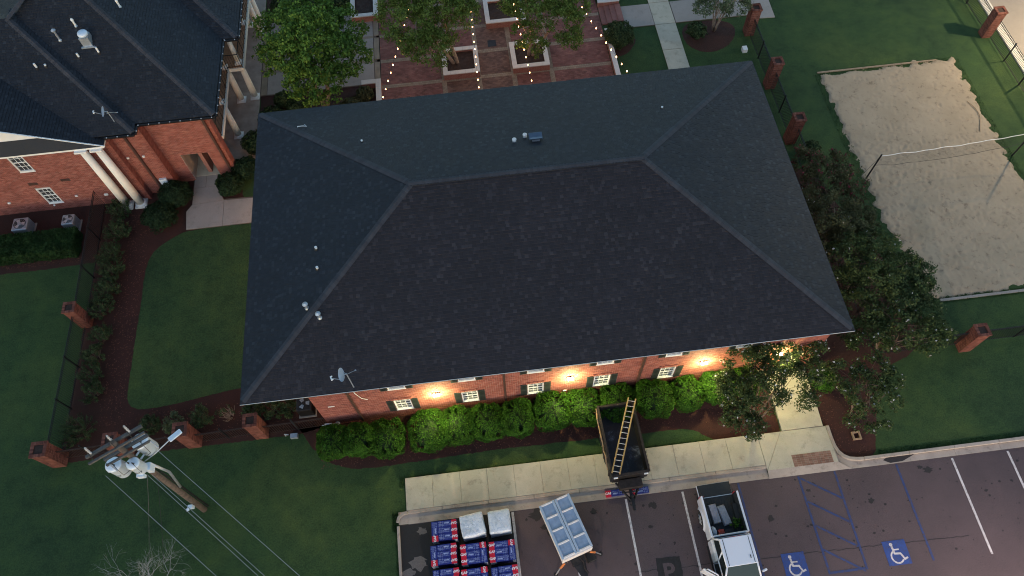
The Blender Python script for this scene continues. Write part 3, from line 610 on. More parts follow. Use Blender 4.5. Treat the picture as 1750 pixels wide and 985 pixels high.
# ---------------------------------------------------------------- the building at the top left
B = empty('columned_building', (0, 0, 0), 0, 'red brick building with white columns and a dark roof of several hips at top left', 'building')
Z2, P2 = 5.6, .59
shingles(B, [(-18, 15.85), (-6.5, 15.85), (-12.15, 21.5), (-18, 21.5)], (-18, 15.85), (-6.5, 15.85), Z2, P2, 'shingle_sky_tint', 21)
shingles(B, [(-6.5, 15.85), (-6.5, 16.65), (-12.15, 22.3), (-12.15, 21.5)], (-6.5, 15.85), (-6.5, 16.65), Z2, P2, 'shingle_sky_tint', 22)
shingles(B, [(-18, 27.15), (-18, 21.5), (-12.15, 21.5), (-12.15, 24), (-14, 27.15)], (-12, 27.15), (-18, 27.15), Z2, P2, 'shingle_sky_tint', 23)
shingles(B, [(-14, 16.5), (-2.35, 16.5), (-9.825, 23.975), (-14, 19.8)], (-17.3, 16.5), (-2.35, 16.5), Z2, P2, 'shingle_sky_tint', 24)
shingles(B, [(-17.3, 16.5), (-9.825, 23.975), (-9.825, 34), (-17.3, 34)], (-17.3, 34), (-17.3, 16.5), Z2, P2, 'shingle_sky_tint', 25)
shingles(B, [(-2.35, 16.5), (-2.35, 23.1), (-9.825, 30.6), (-9.825, 23.975)], (-2.35, 16.5), (-2.35, 34), Z2, P2, 'shingle_sky_tint', 26)
shingles(B, [(-1.5, 22.2), (-9.4, 30.1), (-10.4, 30.2), (-2.4, 22.2)], (-10, 22.2), (-1.5, 22.2), Z2, P2, 'shingle_sky_tint', 27)
shingles(B, [(-1.5, 22.2), (-1.5, 34), (-9.8, 34), (-9.8, 30.5)], (-1.5, 22.2), (-1.5, 34), Z2, P2, 'shingle_sky_tint', 28)
shingles(B, [(-8.1, 15.4), (-8.1, 16.3), (-15.8, 24), (-15.8, 15.4)], (-8.1, 15.4), (-8.1, 24), 5.37, .42, 'shingle_sky_tint', 29)
caps(B, (-6.55, 15.9, Z2 + .03), (-12.15, 21.5, Z2 + P2 * 5.65), P2); caps(B, (-2.4, 16.55, Z2 + .03), (-9.825, 23.975, Z2 + P2 * 7.475), P2)
caps(B, (-12.15, 21.5, Z2 + P2 * 5.65), (-9.825, 23.975, Z2 + P2 * 7.475), P2); caps(B, (-1.55, 22.25, Z2 + .03), (-9.4, 30.1, Z2 + P2 * 7.9), P2)
caps(B, (-9.825, 23.975, Z2 + P2 * 7.475), (-9.825, 34, Z2 + P2 * 7.475), P2, False)
def eave(pts, z=Z2):
    for a, b in zip(pts, pts[1:]):
        d = Vector((b[0] - a[0], b[1] - a[1])).normalized(); q = Vector((d.y, -d.x)) * .11
        MB().prism([a, b, (b[0] + q.x, b[1] + q.y), (a[0] + q.x, a[1] + q.y)], z - .14, z - .03).build('gutter', 'gutter_black', B)
        m = MB(); L = math.dist(a, b); k = .15
        while k < L: c_ = Vector(a) + d * k + q; m.cbox((c_.x, c_.y, z - .015), (.05, .05, .03)); k += .55
        m.build('gutter_hangers', 'gutter_edge', B)
eave([(-8.05, 15.85), (-6.5, 15.85), (-6.5, 16.5), (-2.35, 16.5), (-2.35, 22.2), (-1.5, 22.2), (-1.5, 34)])
MB().prism([(-8.05, 15.87), (-6.52, 15.87), (-6.52, 16.52), (-2.37, 16.52), (-2.37, 22.22), (-1.52, 22.22), (-1.52, 34), (-12, 34), (-12, 18), (-8.05, 18)], Z2 - .16, Z2 - .08).build('soffit', 'black_metal', B)
wall(B, (-20, 15.9), (-8.1, 15.9), 0, 5.25, [(20 - 13.72, 20 - 12.88, .6, 2.0), (20 - 13.62, 20 - 12.8, 3.5, 4.95)], seed=3)
wall(B, (-8.1, 15.9), (-8.1, 16.3), 0, 5.25, seed=4); wall(B, (-8.1, 16.3), (-6.42, 16.3), 0, Z2 - .17, seed=5); wall(B, (-6.42, 16.3), (-6.42, 16.9), 0, Z2 - .17, seed=6)
wall(B, (-6.42, 16.9), (-3.0, 16.9), 0, Z2 - .17, [(.87, 2.4, 0, 2.35)], seed=7); wall(B, (-3.0, 16.9), (-3.0, 17.35), 0, Z2 - .17, seed=8)
wall(B, (-4.6, 17.35), (-4.6, 34), 0, Z2 - .17, bricks=False)
MB().box((-5.6, 17.12, .08), (-4.0, 18.9, .1)).build('alcove_floor', 'concrete', B)
for a, b in ((-5.8, -5.56), (-4.0, -3.8)): MB().box((a, 17.13, .1), (b, 18.8, 2.35)).build('alcove_wall', 'concrete_grey', B)
MB().box((-5.6, 18.8, .1), (-4.0, 18.9, 2.35)).build('alcove_door', 'door_wood', B)
window(B, -13.7, -12.9, .62, 1.98, 15.9, 3, 4); window(B, -13.6, -12.82, 3.52, 4.93, 15.9, 3, 4)
for x, y in ((-7.35, 16.3), (-3.25, 16.9)): MB().box((x - .06, y - .12, .1), (x + .06, y - .016, Z2 - .3)).build('downspout', 'downspout', B)
# pediment: pale gable set back over a narrow pent roof
MB().prism([(-20, 15.42), (-8.15, 15.42), (-8.15, 15.9), (-20, 15.9)], 5.2, 5.34).build('frieze', 'white_paint', B)
m = MB(); m.poly([(-20, 15.38, 5.36), (-8.2, 15.38, 5.36), (-9.9, 15.86, 5.98), (-20, 15.86, 5.98)]); m.build('pent_roof', 'shingle_sky_tint', B)
m = MB(); m.poly([(-20, 15.87, 5.9), (-9.8, 15.87, 5.9), (-9.8, 15.87, 6.02), (-15.8, 15.87, 8.5), (-20, 15.87, 8.5)]); m.build('gable_face', 'white_paint', B)
m = MB(); 
for a, b in (((-8.05, 5.33), (-15.8, 8.58)),): m.poly([(a[0], 15.36, a[1]), (a[0], 15.36, a[1] + .05), (b[0], 15.36, b[1] + .05), (b[0], 15.36, b[1])][::-1]).poly([(a[0], 15.36, a[1] + .05), (a[0], 15.42, a[1] + .05), (b[0], 15.42, b[1] + .05), (b[0], 15.36, b[1] + .05)])
m.build('rake_board', 'white_paint', B)
for k in range(24):
    z = 5.39 + (k // 8) * .2; 
def column(x, y, h, z=0, r_=.2, parent=B):
    c_ = MB().lathe((x, y, z), [(r_ * 1.0, .22), (r_ * .97, h * .4), (r_ * .82, h - .25)], 20).build('column', 'cream_paint', parent, smooth=True)
    MB().box((x - r_ * 1.4, y - r_ * 1.4, z), (x + r_ * 1.4, y + r_ * 1.4, z + .1)).lathe((x, y, z + .1), [(r_ * 1.35, 0), (r_ * 1.4, .04), (r_ * 1.3, .09), (r_ * 1.05, .13)], 20).build('column_base', 'white_paint', c_)
    MB().lathe((x, y, z + h - .25), [(r_ * .85, 0), (r_ * 1.15, .1), (r_ * 1.2, .15)], 20).box((x - r_ * 1.3, y - r_ * 1.3, z + h - .1), (x + r_ * 1.3, y + r_ * 1.3, z + h)).build('capital', 'white_paint', c_)
column(-9.42, 15.58, 5.2, 0, .235); column(-8.62, 15.58, 5.2, 0, .235)
for x, y in ((-3.2, 20.0), (-3.2, 22.95), (-2.35, 23.1), (-2.33, 29.0), (-2.25, 29.7), (-3.1, 29.75)): column(x, y, 2.8)
for x, y in ((-3.2, 19.9), (-3.2, 22.7), (-2.35, 23.0), (-2.35, 26.4)): column(x, y, 2.4, 3.05, .15)
MB().prism([(-4.58, 17.35), (-2.92, 17.35), (-2.92, 22.55), (-2.05, 22.55), (-2.05, 34), (-4.58, 34)], 2.82, 3.04).build('balcony_beam', 'cream_paint', B)
MB().prism([(-4.58, 17.4), (-3.0, 17.4), (-3.0, 22.63), (-2.13, 22.63), (-2.13, 34), (-4.58, 34)], 3.0, 3.055).build('balcony_floor', 'deck_floor', B)
MB().box((-4.6, 17.35, -.1), (-2.06, 34, .07)).build('veranda_floor', 'porch_floor', B)
rp = [(-2.98, 17.45), (-2.98, 22.6), (-2.1, 22.6), (-2.1, 33)]
rl = empty('balcony_railing', (0, 0, 0)); rl.parent = B; WL[rl] = Vector()
for a, b in zip(rp, rp[1:]):
    MB().tube([(*a, 4.05), (*b, 4.05)], .028, 5).tube([(*a, 3.15), (*b, 3.15)], .016, 4).build('hand_rail', 'black_metal', rl)
    L = math.dist(a, b); k = 0
    while k < L:
        q = (a[0] + (b[0] - a[0]) * k / L, a[1] + (b[1] - a[1]) * k / L); MB().tube([(*q, 3.05), (*q, 4.05)], .02 if int(k * 10) % 12 == 0 else .009, 4).build('baluster', 'black_metal', rl); k += .15 if L < 1 else .4
# roof fittings, each a thing of its own
def pipe(x, y, z, h, r_, label, cap=0, mat='pvc', z0=.15):
    t = empty('vent_pipe', (x, y, z), 0, label, 'vent pipe', 'vent pipes on the roofs')
    MB().lathe((0, 0, -z0), [(r_, 0), (r_, h + z0)], 10).build('pipe', mat, t, local=True, smooth=False)
    MB().lathe((0, 0, -z0 + .02), [(r_ * 2.1, 0), (r_ * 1.8, z0), (r_ * 1.1, z0 + .06)], 10).build('flashing', 'steel_dark' if cap == 0 else 'galvanised', t, local=True)
    if cap: MB().lathe((0, 0, h - .03), [(r_ * 1.2, -.06), (r_ * cap, 0), (r_ * cap, .04), (r_ * .5, .12)], 12).build('cap', mat, t, local=True)
    return t
pipe(12.99, 10.61, 7.84, .2, .055, 'white capped vent pipe on the rear slope, left of the pair by the hood', 1.9)
pipe(13.53, 10.93, 7.72, .2, .055, 'white capped vent pipe on the rear slope, touching the hood side', 1.9)
pipe(5.72, 12.15, 7.24, .14, .05, 'short white vent pipe on the left part of the rear slope'); pipe(20.5, 12.22, 7.21, .14, .05, 'short white vent pipe alone near the right end of the rear slope')
pipe(3.51, 6.43, 7.01, .18, .06, 'short white vent pipe on the left slope, farther of the two'); pipe(3.58, 5.36, 7.03, .18, .06, 'short white vent pipe on the left slope, nearer of the two')
pipe(3.09, 3.56, 6.84, .38, .06, 'tall grey flue with round cap on the left slope by the hip', 2, 'galvanised'); pipe(3.64, 3.04, 6.82, .38, .06, 'tall grey flue with square flashing on the front slope by the hip', 2, 'galvanised')
pipe(-9.78, 20.58, 8.0, .66, .055, 'tall galvanised flue with conical cap on the top left roof', 2.2, 'galvanised'); pipe(-8.87, 21.13, 8.33, .42, .05, 'tall white vent pipe above the round exhaust on the top left roof', 1.5)
pipe(-7.86, 19.82, 7.56, .4, .05, 'tall plain white vent pipe right of the round exhaust'); pipe(-8.91, 19.71, 7.49, .3, .05, 'plain white vent pipe below the round exhaust')
pipe(-10.95, 19.17, 7.56, .32, .055, 'plain white vent pipe, left of the low pair on the top left roof'); pipe(-10.49, 19.21, 7.58, .15, .055, 'short white vent pipe, right of the low pair on the top left roof'); pipe(-6.82, 22.41, 8.24, .4, .05, 'tall white vent pipe near the top edge of the photo', 1.5)
t = empty('exhaust_hood', (13.99, 10.62, 7.84), 0, 'blue-grey metal exhaust hood on the rear slope below the ridge', 'roof vent')
MB().box((-.16, -.2, -.1), (.2, .15, .22)).build('duct', 'galvanised', t, local=True); bevel(MB().poly([(-.3, .2, .2), (.33, .2, .2), (.3, -.2, .3), (-.27, -.2, .3)]).box((-.3, -.2, .22), (.32, .22, .27)).build('hood', 'blue_metal', t, local=True), .01)
t = empty('round_exhaust', (-8.38, 20.4, 7.95), 0, 'grey galvanised roof exhaust with round drum cap on the top left roof', 'roof vent')
MB().box((-.24, -.24, -.3), (.24, .24, .35)).build('curb_box', 'galvanised', t, local=True); MB().box((-.34, -.34, -.22), (.34, -.2, -.16)).build('flashing', 'galvanised', t, local=True); MB().lathe((0, 0, .35), [(.16, 0), (.25, .05), (.27, .12), (.24, .2), (.1, .22)], 20).build('drum', 'transformer_grey', t, local=True, smooth=True)
t = empty('bent_conduit', (2.4, 14.2, 6.5), 0, 'thin bent grey conduit lying at the rear left corner of the roof', 'conduit')
MB().tube([(-.05, 0, -.1), (-.05, 0, .08), (.25, -.03, .1), (.42, -.06, .08), (.3, .1, .05)], .018, 5).build('tube', 'galvanised', t, local=True)
def dish(loc, rz, label, scale=1):
    t = empty('satellite_dish', loc, rz, label, 'satellite dish'); t.scale = (scale,) * 3
    MB().tube([(.02, -.25, -1.0), (0, 0, .55)], .03, 7).build('mast', 'galvanised', t, local=True)
    for q in ((.42, .25, -.02), (-.15, .42, .05)): MB().tube([(0, 0, .45), q], .014, 5).cbox(q, (.09, .07, .02)).build('strut', 'galvanised', t, local=True)
    M = Matrix.Translation((-.18, 0, .62)) @ Matrix.Rotation(R(-58), 4, 'Y')
    m = MB(); rr = [0.001, .12, .22, .3, .34]; prof = [(a, a * a * .55) for a in rr] + [(.345, .07), (.34, .052), (.2, .008), (.001, -.02)]
    m.lathe((0, 0, 0), prof, 24); d = MB().add(m, M); d.build('reflector', 'trailer_panel', t, local=True, smooth=True)
    e = M @ Vector((0, -.3, .03)); f_ = M @ Vector((0, -.12, .62)); MB().tube([e, f_], .016, 5).tube([(0, 0, .5), M @ Vector((0, 0, -.02))], .03, 5).build('feed_arm', 'galvanised', t, local=True)
    MB().cbox(f_, (.06, .22, .07)).tube([f_ + Vector((0, -.09, 0)), f_ + Vector((.08, -.09, .02))], .03, 7).tube([f_ + Vector((0, .09, 0)), f_ + Vector((.08, .09, .02))], .03, 7).build('receiver', 'pvc', t, local=True)
dish((4.74, .3, 6.35), R(18), 'satellite dish on a mast at the front gutter of the middle building', .85); dish((-7.45, 16.55, 6.2), R(20), 'thin grey satellite dish near the eave corner of the top left roof', .8)
t = MB().tube([(4.4, .62, 5.0), (4.45, .6, 3.8), (4.62, .6, 3.1), (4.85, .61, 2.85)], .015, 5).build('loose_cable', 'pvc', None, label='loose white cable hanging down the front wall below the satellite dish', cat='cable')

# ---------------------------------------------------------------- brick pillars and picket fences
def make_pillar(h):
    t = empty('brick_pillar', (0, 0, 0)); w = .3
    MB().box((-w + .01, -w + .01, 0), (w - .01, w - .01, h - .02)).build('core', 'mortar', t, local=True)
    m = MB(); z = 0; j = 0
    while z < h - .01:
        for s_ in range(4):
            M = Matrix.Rotation(PI / 2 * s_, 4, 'Z'); o = 0 if (j + s_) % 2 else .1
            x = -w + (0 if j % 2 else -.1)
            while x < w - .02:
                a, b = max(x, -w), min(x + .2, w)
                if b - a > .03: m.add(MB().box((a + .004, -w - .003 * (j % 2), z + .005), (b - .004, -w + .05, z + .068)), M)
                x += .2
        z += .0762; j += 1
    m.build('bricks', 'pillar_brick', t, local=True, kind='stuff')
    c_ = MB()
    for s_ in range(4):
        M = Matrix.Rotation(PI / 2 * s_, 4, 'Z')
        for k in range(7): c_.add(MB().box((-w - .03 + k * .095, -w - .04, h), (-w + .055 + k * .095, -w + .1, h + .065)), M)
    c_.build('cap_bricks', 'pillar_brick', t, local=True); MB().box((-w + .1, -w + .1, h - .05), (w - .1, w - .1, h + .012)).build('cap_centre', 'soil', t, local=True)
    return t
p0_ = make_pillar(1.85)
def pillar(x, y, label, s_=1, hs=1, first=[True]):
    if first[0]: t = p0_; first[0] = False
    else: t = copy_tree(p0_)
    t.location = (x, y, 0); t.scale = (s_, s_, hs); tag(t, label, 'brick pillar', 'brick fence pillars'); return t
pillar(-10.68, .5, 'corner brick pillar with hollow top where the left fences meet', 1.12); pillar(-7.43, .56, 'brick pillar mostly hidden behind the utility pole crossarms'); pillar(-4.16, .62, 'brick pillar just right of the transformers in the front fence', 1.05, 1.02); pillar(-.88, .64, 'brick pillar nearest the left corner of the middle building', 1, 1.04)
pillar(-10.58, 8.0, 'brick pillar halfway up the left fence beside dark shrubs', .95, .98); pillar(30.05, 19.45, 'brick pillar right behind the rear right roof corner', 1, 1.1); pillar(30.0, 14.98, 'brick pillar with darkened top beside the right eave', 1, 1.1)
pillar(30.05, 24.2, 'brick pillar under the small pale tree at the top', 1, 1.1); pillar(34.65, .7, 'brick pillar standing alone below the sand court', 1, 1.05); pillar(45.12, 21.8, 'brick pillar on the street fence at the top right', 1, 1.05)
PK = MB().box((-.009, -.009, .06), (.009, .009, 1.42)).mesh('picket', 'black_metal'); PKR = MB().box((-.009, -.009, .06), (.009, .009, 1.15)).mesh('picket', 'fence_rust'); PST = MB().box((-.03, -.03, 0), (.03, .03, 1.5)).mesh('post', 'black_metal')
def fence(a, b, label, mat='black_metal', pk=PK, h=1.42, sp=.115, posts=2.3):
    t = empty('picket_fence', (*a, 0), 0, label, 'fence', 'metal picket fences'); A, Bv = Vector(a), Vector(b); L = (Bv - A).length; d = (Bv - A) / L; rz = math.atan2(d.y, d.x)
    for z in (.15, h - .12, h): MB().add(MB().box((0, -.015, z - .015), (L, .015, z + .015)), Matrix.Rotation(rz, 4, 'Z')).build('rail', mat, t, local=True)
    k = sp
    while k < L: q = d * k; inst(pk, 'picket', t, (q.x, q.y, 0), rz); k += sp
    n = max(1, round(L / posts))
    for i in range(1, n): q = d * (L * i / n); inst(PST, 'post', t, (q.x, q.y, 0), rz)
fence((-10.62, .85), (-10.6, 7.7), 'black picket fence section along the left lawn, from the corner pillar upward'); fence((-10.6, 8.3), (-10.75, 15.8), 'black picket fence section between the left pillar and the columned building')
for x0, x1, s_ in ((-10.35, -7.75, 'leftmost rusty front fence section by the corner pillar'), (-7.1, -4.5, 'rusty front fence section behind the transformers'), (-3.8, -1.22, 'rusty front fence section between the two middle pillars'), (-.55, 2.33, 'rusty front fence section ending at the middle building')):
    fence((x0, .56), (x1, .62), s_, 'fence_rust', PKR, 1.15, .115, 1.5)
fence((30.08, 1.0), (30.05, 14.7), 'dark picket fence section behind the right-hand trees', sp=.2); fence((30.05, 15.3), (30.05, 19.15), 'dark picket fence section between the two pillars at the right eave'); fence((30.05, 19.8), (30.05, 23.9), 'dark picket fence section by the white box on the grass'); 
fence((30.2, .84), (34.35, .84), 'dark picket fence section under the flowering tree left of the lone pillar'); fence((34.95, .86), (40, .9), 'dark picket fence section right of the lone pillar')
fence((45.3, 11), (45.3, 21.45), 'black picket fence section below the street pillar at top right'); fence((45.2, 22.15), (45.1, 30), 'black picket fence section above the street pillar at top right')

# ---------------------------------------------------------------- lamps the place has: two tall parking lot lamps and one street lamp, outside the frame
def lot_lamp(x, y, h, e, col, label, az=0):
    t = empty('street_lamp', (x, y, 0), az, label, 'street lamp', 'tall lamps round the lot')
    MB().lathe((0, 0, 0), [(.2, 0), (.2, .5), (.09, .55), (.06, h)], 12).build('post', 'black_metal', t, local=True)
    MB().box((-.05, -.05, h - .1), (.8, .05, h)).build('arm', 'black_metal', t, local=True); MB().box((.5, -.2, h - .12), (1.1, .2, h + .05)).build('lamp_head', 'black_metal', t, local=True); MB().box((.55, -.15, h - .14), (1.05, .15, h - .122)).build('lens', 'lamp_glow', t, local=True)
    d = bpy.data.lights.new('street_lamp_light', 'POINT'); d.energy = e; d.color = col; d.shadow_soft_size = .2
    o = bpy.data.objects.new('street_lamp_light', d); COL.objects.link(o); o.parent = t; o.location = (.8, 0, h - .3); return t
lot_lamp(9, -17.5, 5, 900, (1, .80, .70), 'tall lot lamp on the lawn below the pallets', R(45)); lot_lamp(33, -17, 6, 1900, (1, .76, .68), 'tall lot lamp beyond the marked bays', R(110)); lot_lamp(50.5, 19.5, 7.5, 2000, (1, .80, .52), 'street lamp beside the pale street', R(180))

# ---------------------------------------------------------------- string lights over the plaza
bulbm = MB().lathe((0, 0, 0), [(.012, .04), (.022, .0), (.034, -.04), (.02, -.07)], 8).mesh('bulb', 'bulb_glow', smooth=True)
BL = lampdata('bulb_light', 5, .05, (1, .55, .25))
def strings(a, b, n, label, rowlights=(1, 4, 7, 10)):
    t = empty('string_lights', (*a[:2], 0), 0, label, 'string lights', 'string lights hung over the brick plaza'); A, Bv = Vector(a), Vector(b); pts = []
    for k in range(n + 1):
        q = A.lerp(Bv, k / n); q.z -= .45 * 4 * (k / n) * (1 - k / n) * .5; pts.append(q)
    MB().tube([(p.x - a[0], p.y - a[1], p.z + .05) for p in pts], .008, 4).build('cable', 'cable_black', t, local=True)
    for k, p in enumerate(pts[1:-1]): 
        inst(bulbm, 'bulb', t, (p.x - a[0], p.y - a[1], p.z))
        if k % 3 == 1: o = bpy.data.objects.new('bulb_light', BL); COL.objects.link(o); o.parent = t; o.location = (p.x - a[0], p.y - a[1], p.z - .15)
strings((5.55, 16.35, 3.3), (8.4, 27.4, 3.2), 17, 'leftmost string of warm bulbs, beside the low white-capped wall'); strings((11.75, 16.35, 3.3), (11.98, 27.9, 3.2), 18, 'second string of warm bulbs from the left, over the left planter corner')
strings((15.02, 16.35, 3.3), (14.55, 28.3, 3.2), 18, 'third string of warm bulbs, crossing the right planter'); strings((21.3, 16.35, 3.3), (17.9, 28, 3.2), 18, 'rightmost string of warm bulbs, crossing the plaza edge toward the lawn')

# ---------------------------------------------------------------- plaza walls, planters, steps
def planter(x0, y0, x1, y1, label, h=.5, soil=.38, t=.3):
    p = empty('planter', ((x0 + x1) / 2, (y0 + y1) / 2, 0), 0, label, 'planter', 'white capped brick planters')
    for k, (a, b, c_, d) in enumerate(((x0, y0, x1, y0 + t), (x0, y1 - t, x1, y1), (x0, y0 + t, x0 + t, y1 - t), (x1 - t, y0 + t, x1, y1 - t))):
        MB().box((a + .02, b + .02, 0), (c_ - .02, d - .02, h)).build('side', 'brick_far', p); n = 5
        for j in range(n):
            if k < 2: q = ((a + (c_ - a) * j / n + .003, b), (a + (c_ - a) * (j + 1) / n - .003, d))
            else: q = ((a, b + (d - b) * j / n + .003), (c_, b + (d - b) * (j + 1) / n - .003))
            MB().box((*q[0], h), (*q[1], h + .06)).build('cap_stone', 'cap_stone', p)
    m = MB(); n = 10; xs, ys_ = x1 - x0 - 2 * t, y1 - y0 - 2 * t
    for i in range(n):
        for j in range(n):
            f = lambda i, j: (x0 + t + xs * i / n, y0 + t + ys_ * j / n, soil + noise.noise((i * .7 + x0, j * .7, 2)) * .06)
            m.poly([f(i, j), f(i + 1, j), f(i + 1, j + 1), f(i, j + 1)])
    m.build('soil', 'soil', p)
planter(9.74, 22.75, 12.1, 25.1, 'square planter with a forked trunk left of the plaza aisle'); planter(14.2, 22.7, 16.6, 25.05, 'square planter right of the plaza aisle under a hanging branch'); planter(12.9, 27.0, 15.6, 29.4, 'farther planter mostly under the tree right of the aisle'); planter(3.9, 28.9, 5.75, 31.5, 'planter at the top edge by the pale terrace')
def low_wall(segs, label, h=.4):
    p = empty('low_wall', (*segs[0][:2], 0), 0, label, 'low wall', 'white capped low walls')
    for a, b, c_, d in segs:
        MB().box((a + .02, b + .02, 0), (c_ - .02, d - .02, h)).build('side', 'brick_far', p); L = max(c_ - a, d - b); n = max(1, int(L / .8))
        for j in range(n): 
            q = ((a + (c_ - a) * j / n, b), (a + (c_ - a) * (j + 1) / n - .006, d)) if c_ - a > d - b else ((a, b + (d - b) * j / n), (c_, b + (d - b) * (j + 1) / n - .006))
            MB().box((*q[0], h), (*q[1], h + .06)).build('cap_stone', 'cap_stone', p)
low_wall([(5.4, 16.4, 5.74, 23.15), (4.5, 22.8, 5.4, 23.15)], 'L-shaped white-capped wall left of the brick plaza'); low_wall([(20.62, 16.4, 20.92, 25.5)], 'white-capped wall between the plaza and the right lawn'); low_wall([(20.62, 28.0, 22.1, 28.35)], 'white-capped wall above the brick steps')
st = empty('brick_steps', (20.6, 26.3, 0), 0, 'brick steps from the plaza up to the pale cross walk', 'steps')
for k in range(4): MB().box((20.64 + k * .37, 26.3, 0), (22.12, 27.95, .1 + k * .05)).build('step', 'paver', st)
MB().box((29.2, 22.45, 0), (29.5, 22.8, .28)).build('utility_box', 'white_paint', label='small white utility box on the grass by the right fence', cat='utility box')

# ---------------------------------------------------------------- vegetation
def leaves(m, rn, c_, r_, n, s_, flat=.75, up=.35, aspect=.55):
    for _ in range(n):
        d = Vector((rn.gauss(0, 1), rn.gauss(0, 1), rn.gauss(0, 1))).normalized(); p = Vector(c_) + Vector((d.x, d.y, d.z * flat)) * r_ * (rn.random() ** .4)
        nn = (d + Vector((rn.gauss(0, .6), rn.gauss(0, .6), rn.gauss(0, .6) + up))).normalized(); a = nn.cross(Vector((rn.gauss(0, 1), rn.gauss(0, 1), rn.gauss(0, 1)))).normalized(); b = nn.cross(a)
        L = s_ * rn.uniform(.7, 1.3); w = L * aspect; i = len(m.v)
        m.v += [tuple(p - a * L * .5), tuple(p + b * w * .5 + nn * L * .08), tuple(p + a * L * .5), tuple(p - b * w * .5 + nn * L * .08)]; m.f.append((i, i + 1, i + 2, i + 3))
def crown_clumps(rn, blobs, per, depth=.35):
    out = []
    for (x, y, z, r_, fz) in blobs:
        for _ in range(int(per * r_ * r_)):
            d = Vector((rn.gauss(0, 1), rn.gauss(0, 1), rn.gauss(0, 1) + .25)).normalized(); q = r_ * (1 - depth * rn.random() ** 1.5) * (1 + .22 * noise.noise((d.x * 2.5 + x, d.y * 2.5 + y, d.z * 2.5)))
            out.append((x + d.x * q, y + d.y * q, z + d.z * q * fz))
    return out
def tree(name, label, base, blobs, leaf, seed, lsize=.12, per=42, nleaf=26, cr=.3, stems=3, stem_r=.09, bark='bark', cat='tree', group=None, flowers=None, flat=.7, spread=.35, gap=.9):
    rn = random.Random(seed); t = empty(name, (*base, 0), 0, label, cat, group); bs = [(x - base[0], y - base[1], z, r_, fz) for x, y, z, r_, fz in blobs]
    cl = [q for q in crown_clumps(rn, bs, per) if noise.noise((q[0] * 1.5 + seed, q[1] * 1.5, q[2] * 1.2)) < gap]; m = MB()
    for q in cl: leaves(m, rn, q, cr * rn.uniform(.7, 1.25), nleaf, lsize, flat)
    tr = MB(); cx, cy = sum(b[0] for b in bs) / len(bs), sum(b[1] for b in bs) / len(bs); zc = sum(b[2] for b in bs) / len(bs)
    for k in range(stems):
        a = 2 * PI * k / stems + rn.uniform(-.4, .4); e = Vector((cx + cos(a) * spread * 1.8, cy + sin(a) * spread * 1.8, zc)); s0 = Vector((cos(a) * .07 * (stems > 1), sin(a) * .07 * (stems > 1), -.05)); path = []
        for j in range(6): u = j / 5; path.append(s0.lerp(e, u) + Vector((noise.noise((u * 3, k, seed)), noise.noise((u * 3, k + 5, seed)), 0)) * .25 * u)
        tr.tube(path, [stem_r * (1.25 - .85 * j / 5) for j in range(6)], 7)
        for j in range(7):
            q = rn.choice(cl); s_ = path[rn.randint(2, 5)]; mid = s_.lerp(Vector(q), .5) + Vector((rn.uniform(-.15, .15), rn.uniform(-.15, .15), rn.uniform(0, .2))); tr.tube([s_, mid, q], [stem_r * .38, stem_r * .24, stem_r * .08], 5, False)
    tr.build('trunk', bark, t, local=True, smooth=True); m.build('crown', leaf, t, local=True)
    if flowers:
        fm = MB(); mat, nf, fs = flowers
        for _ in range(nf):
            q = Vector(rn.choice(cl)); c0 = Vector((cx, cy, zc)); q = c0 + (q - c0) * rn.uniform(1.0, 1.1); leaves(fm, rn, q, .07 * fs, 9, .07 * fs, 1, .6, .9)
        fm.build('blossoms', mat, t, local=True)
    return t
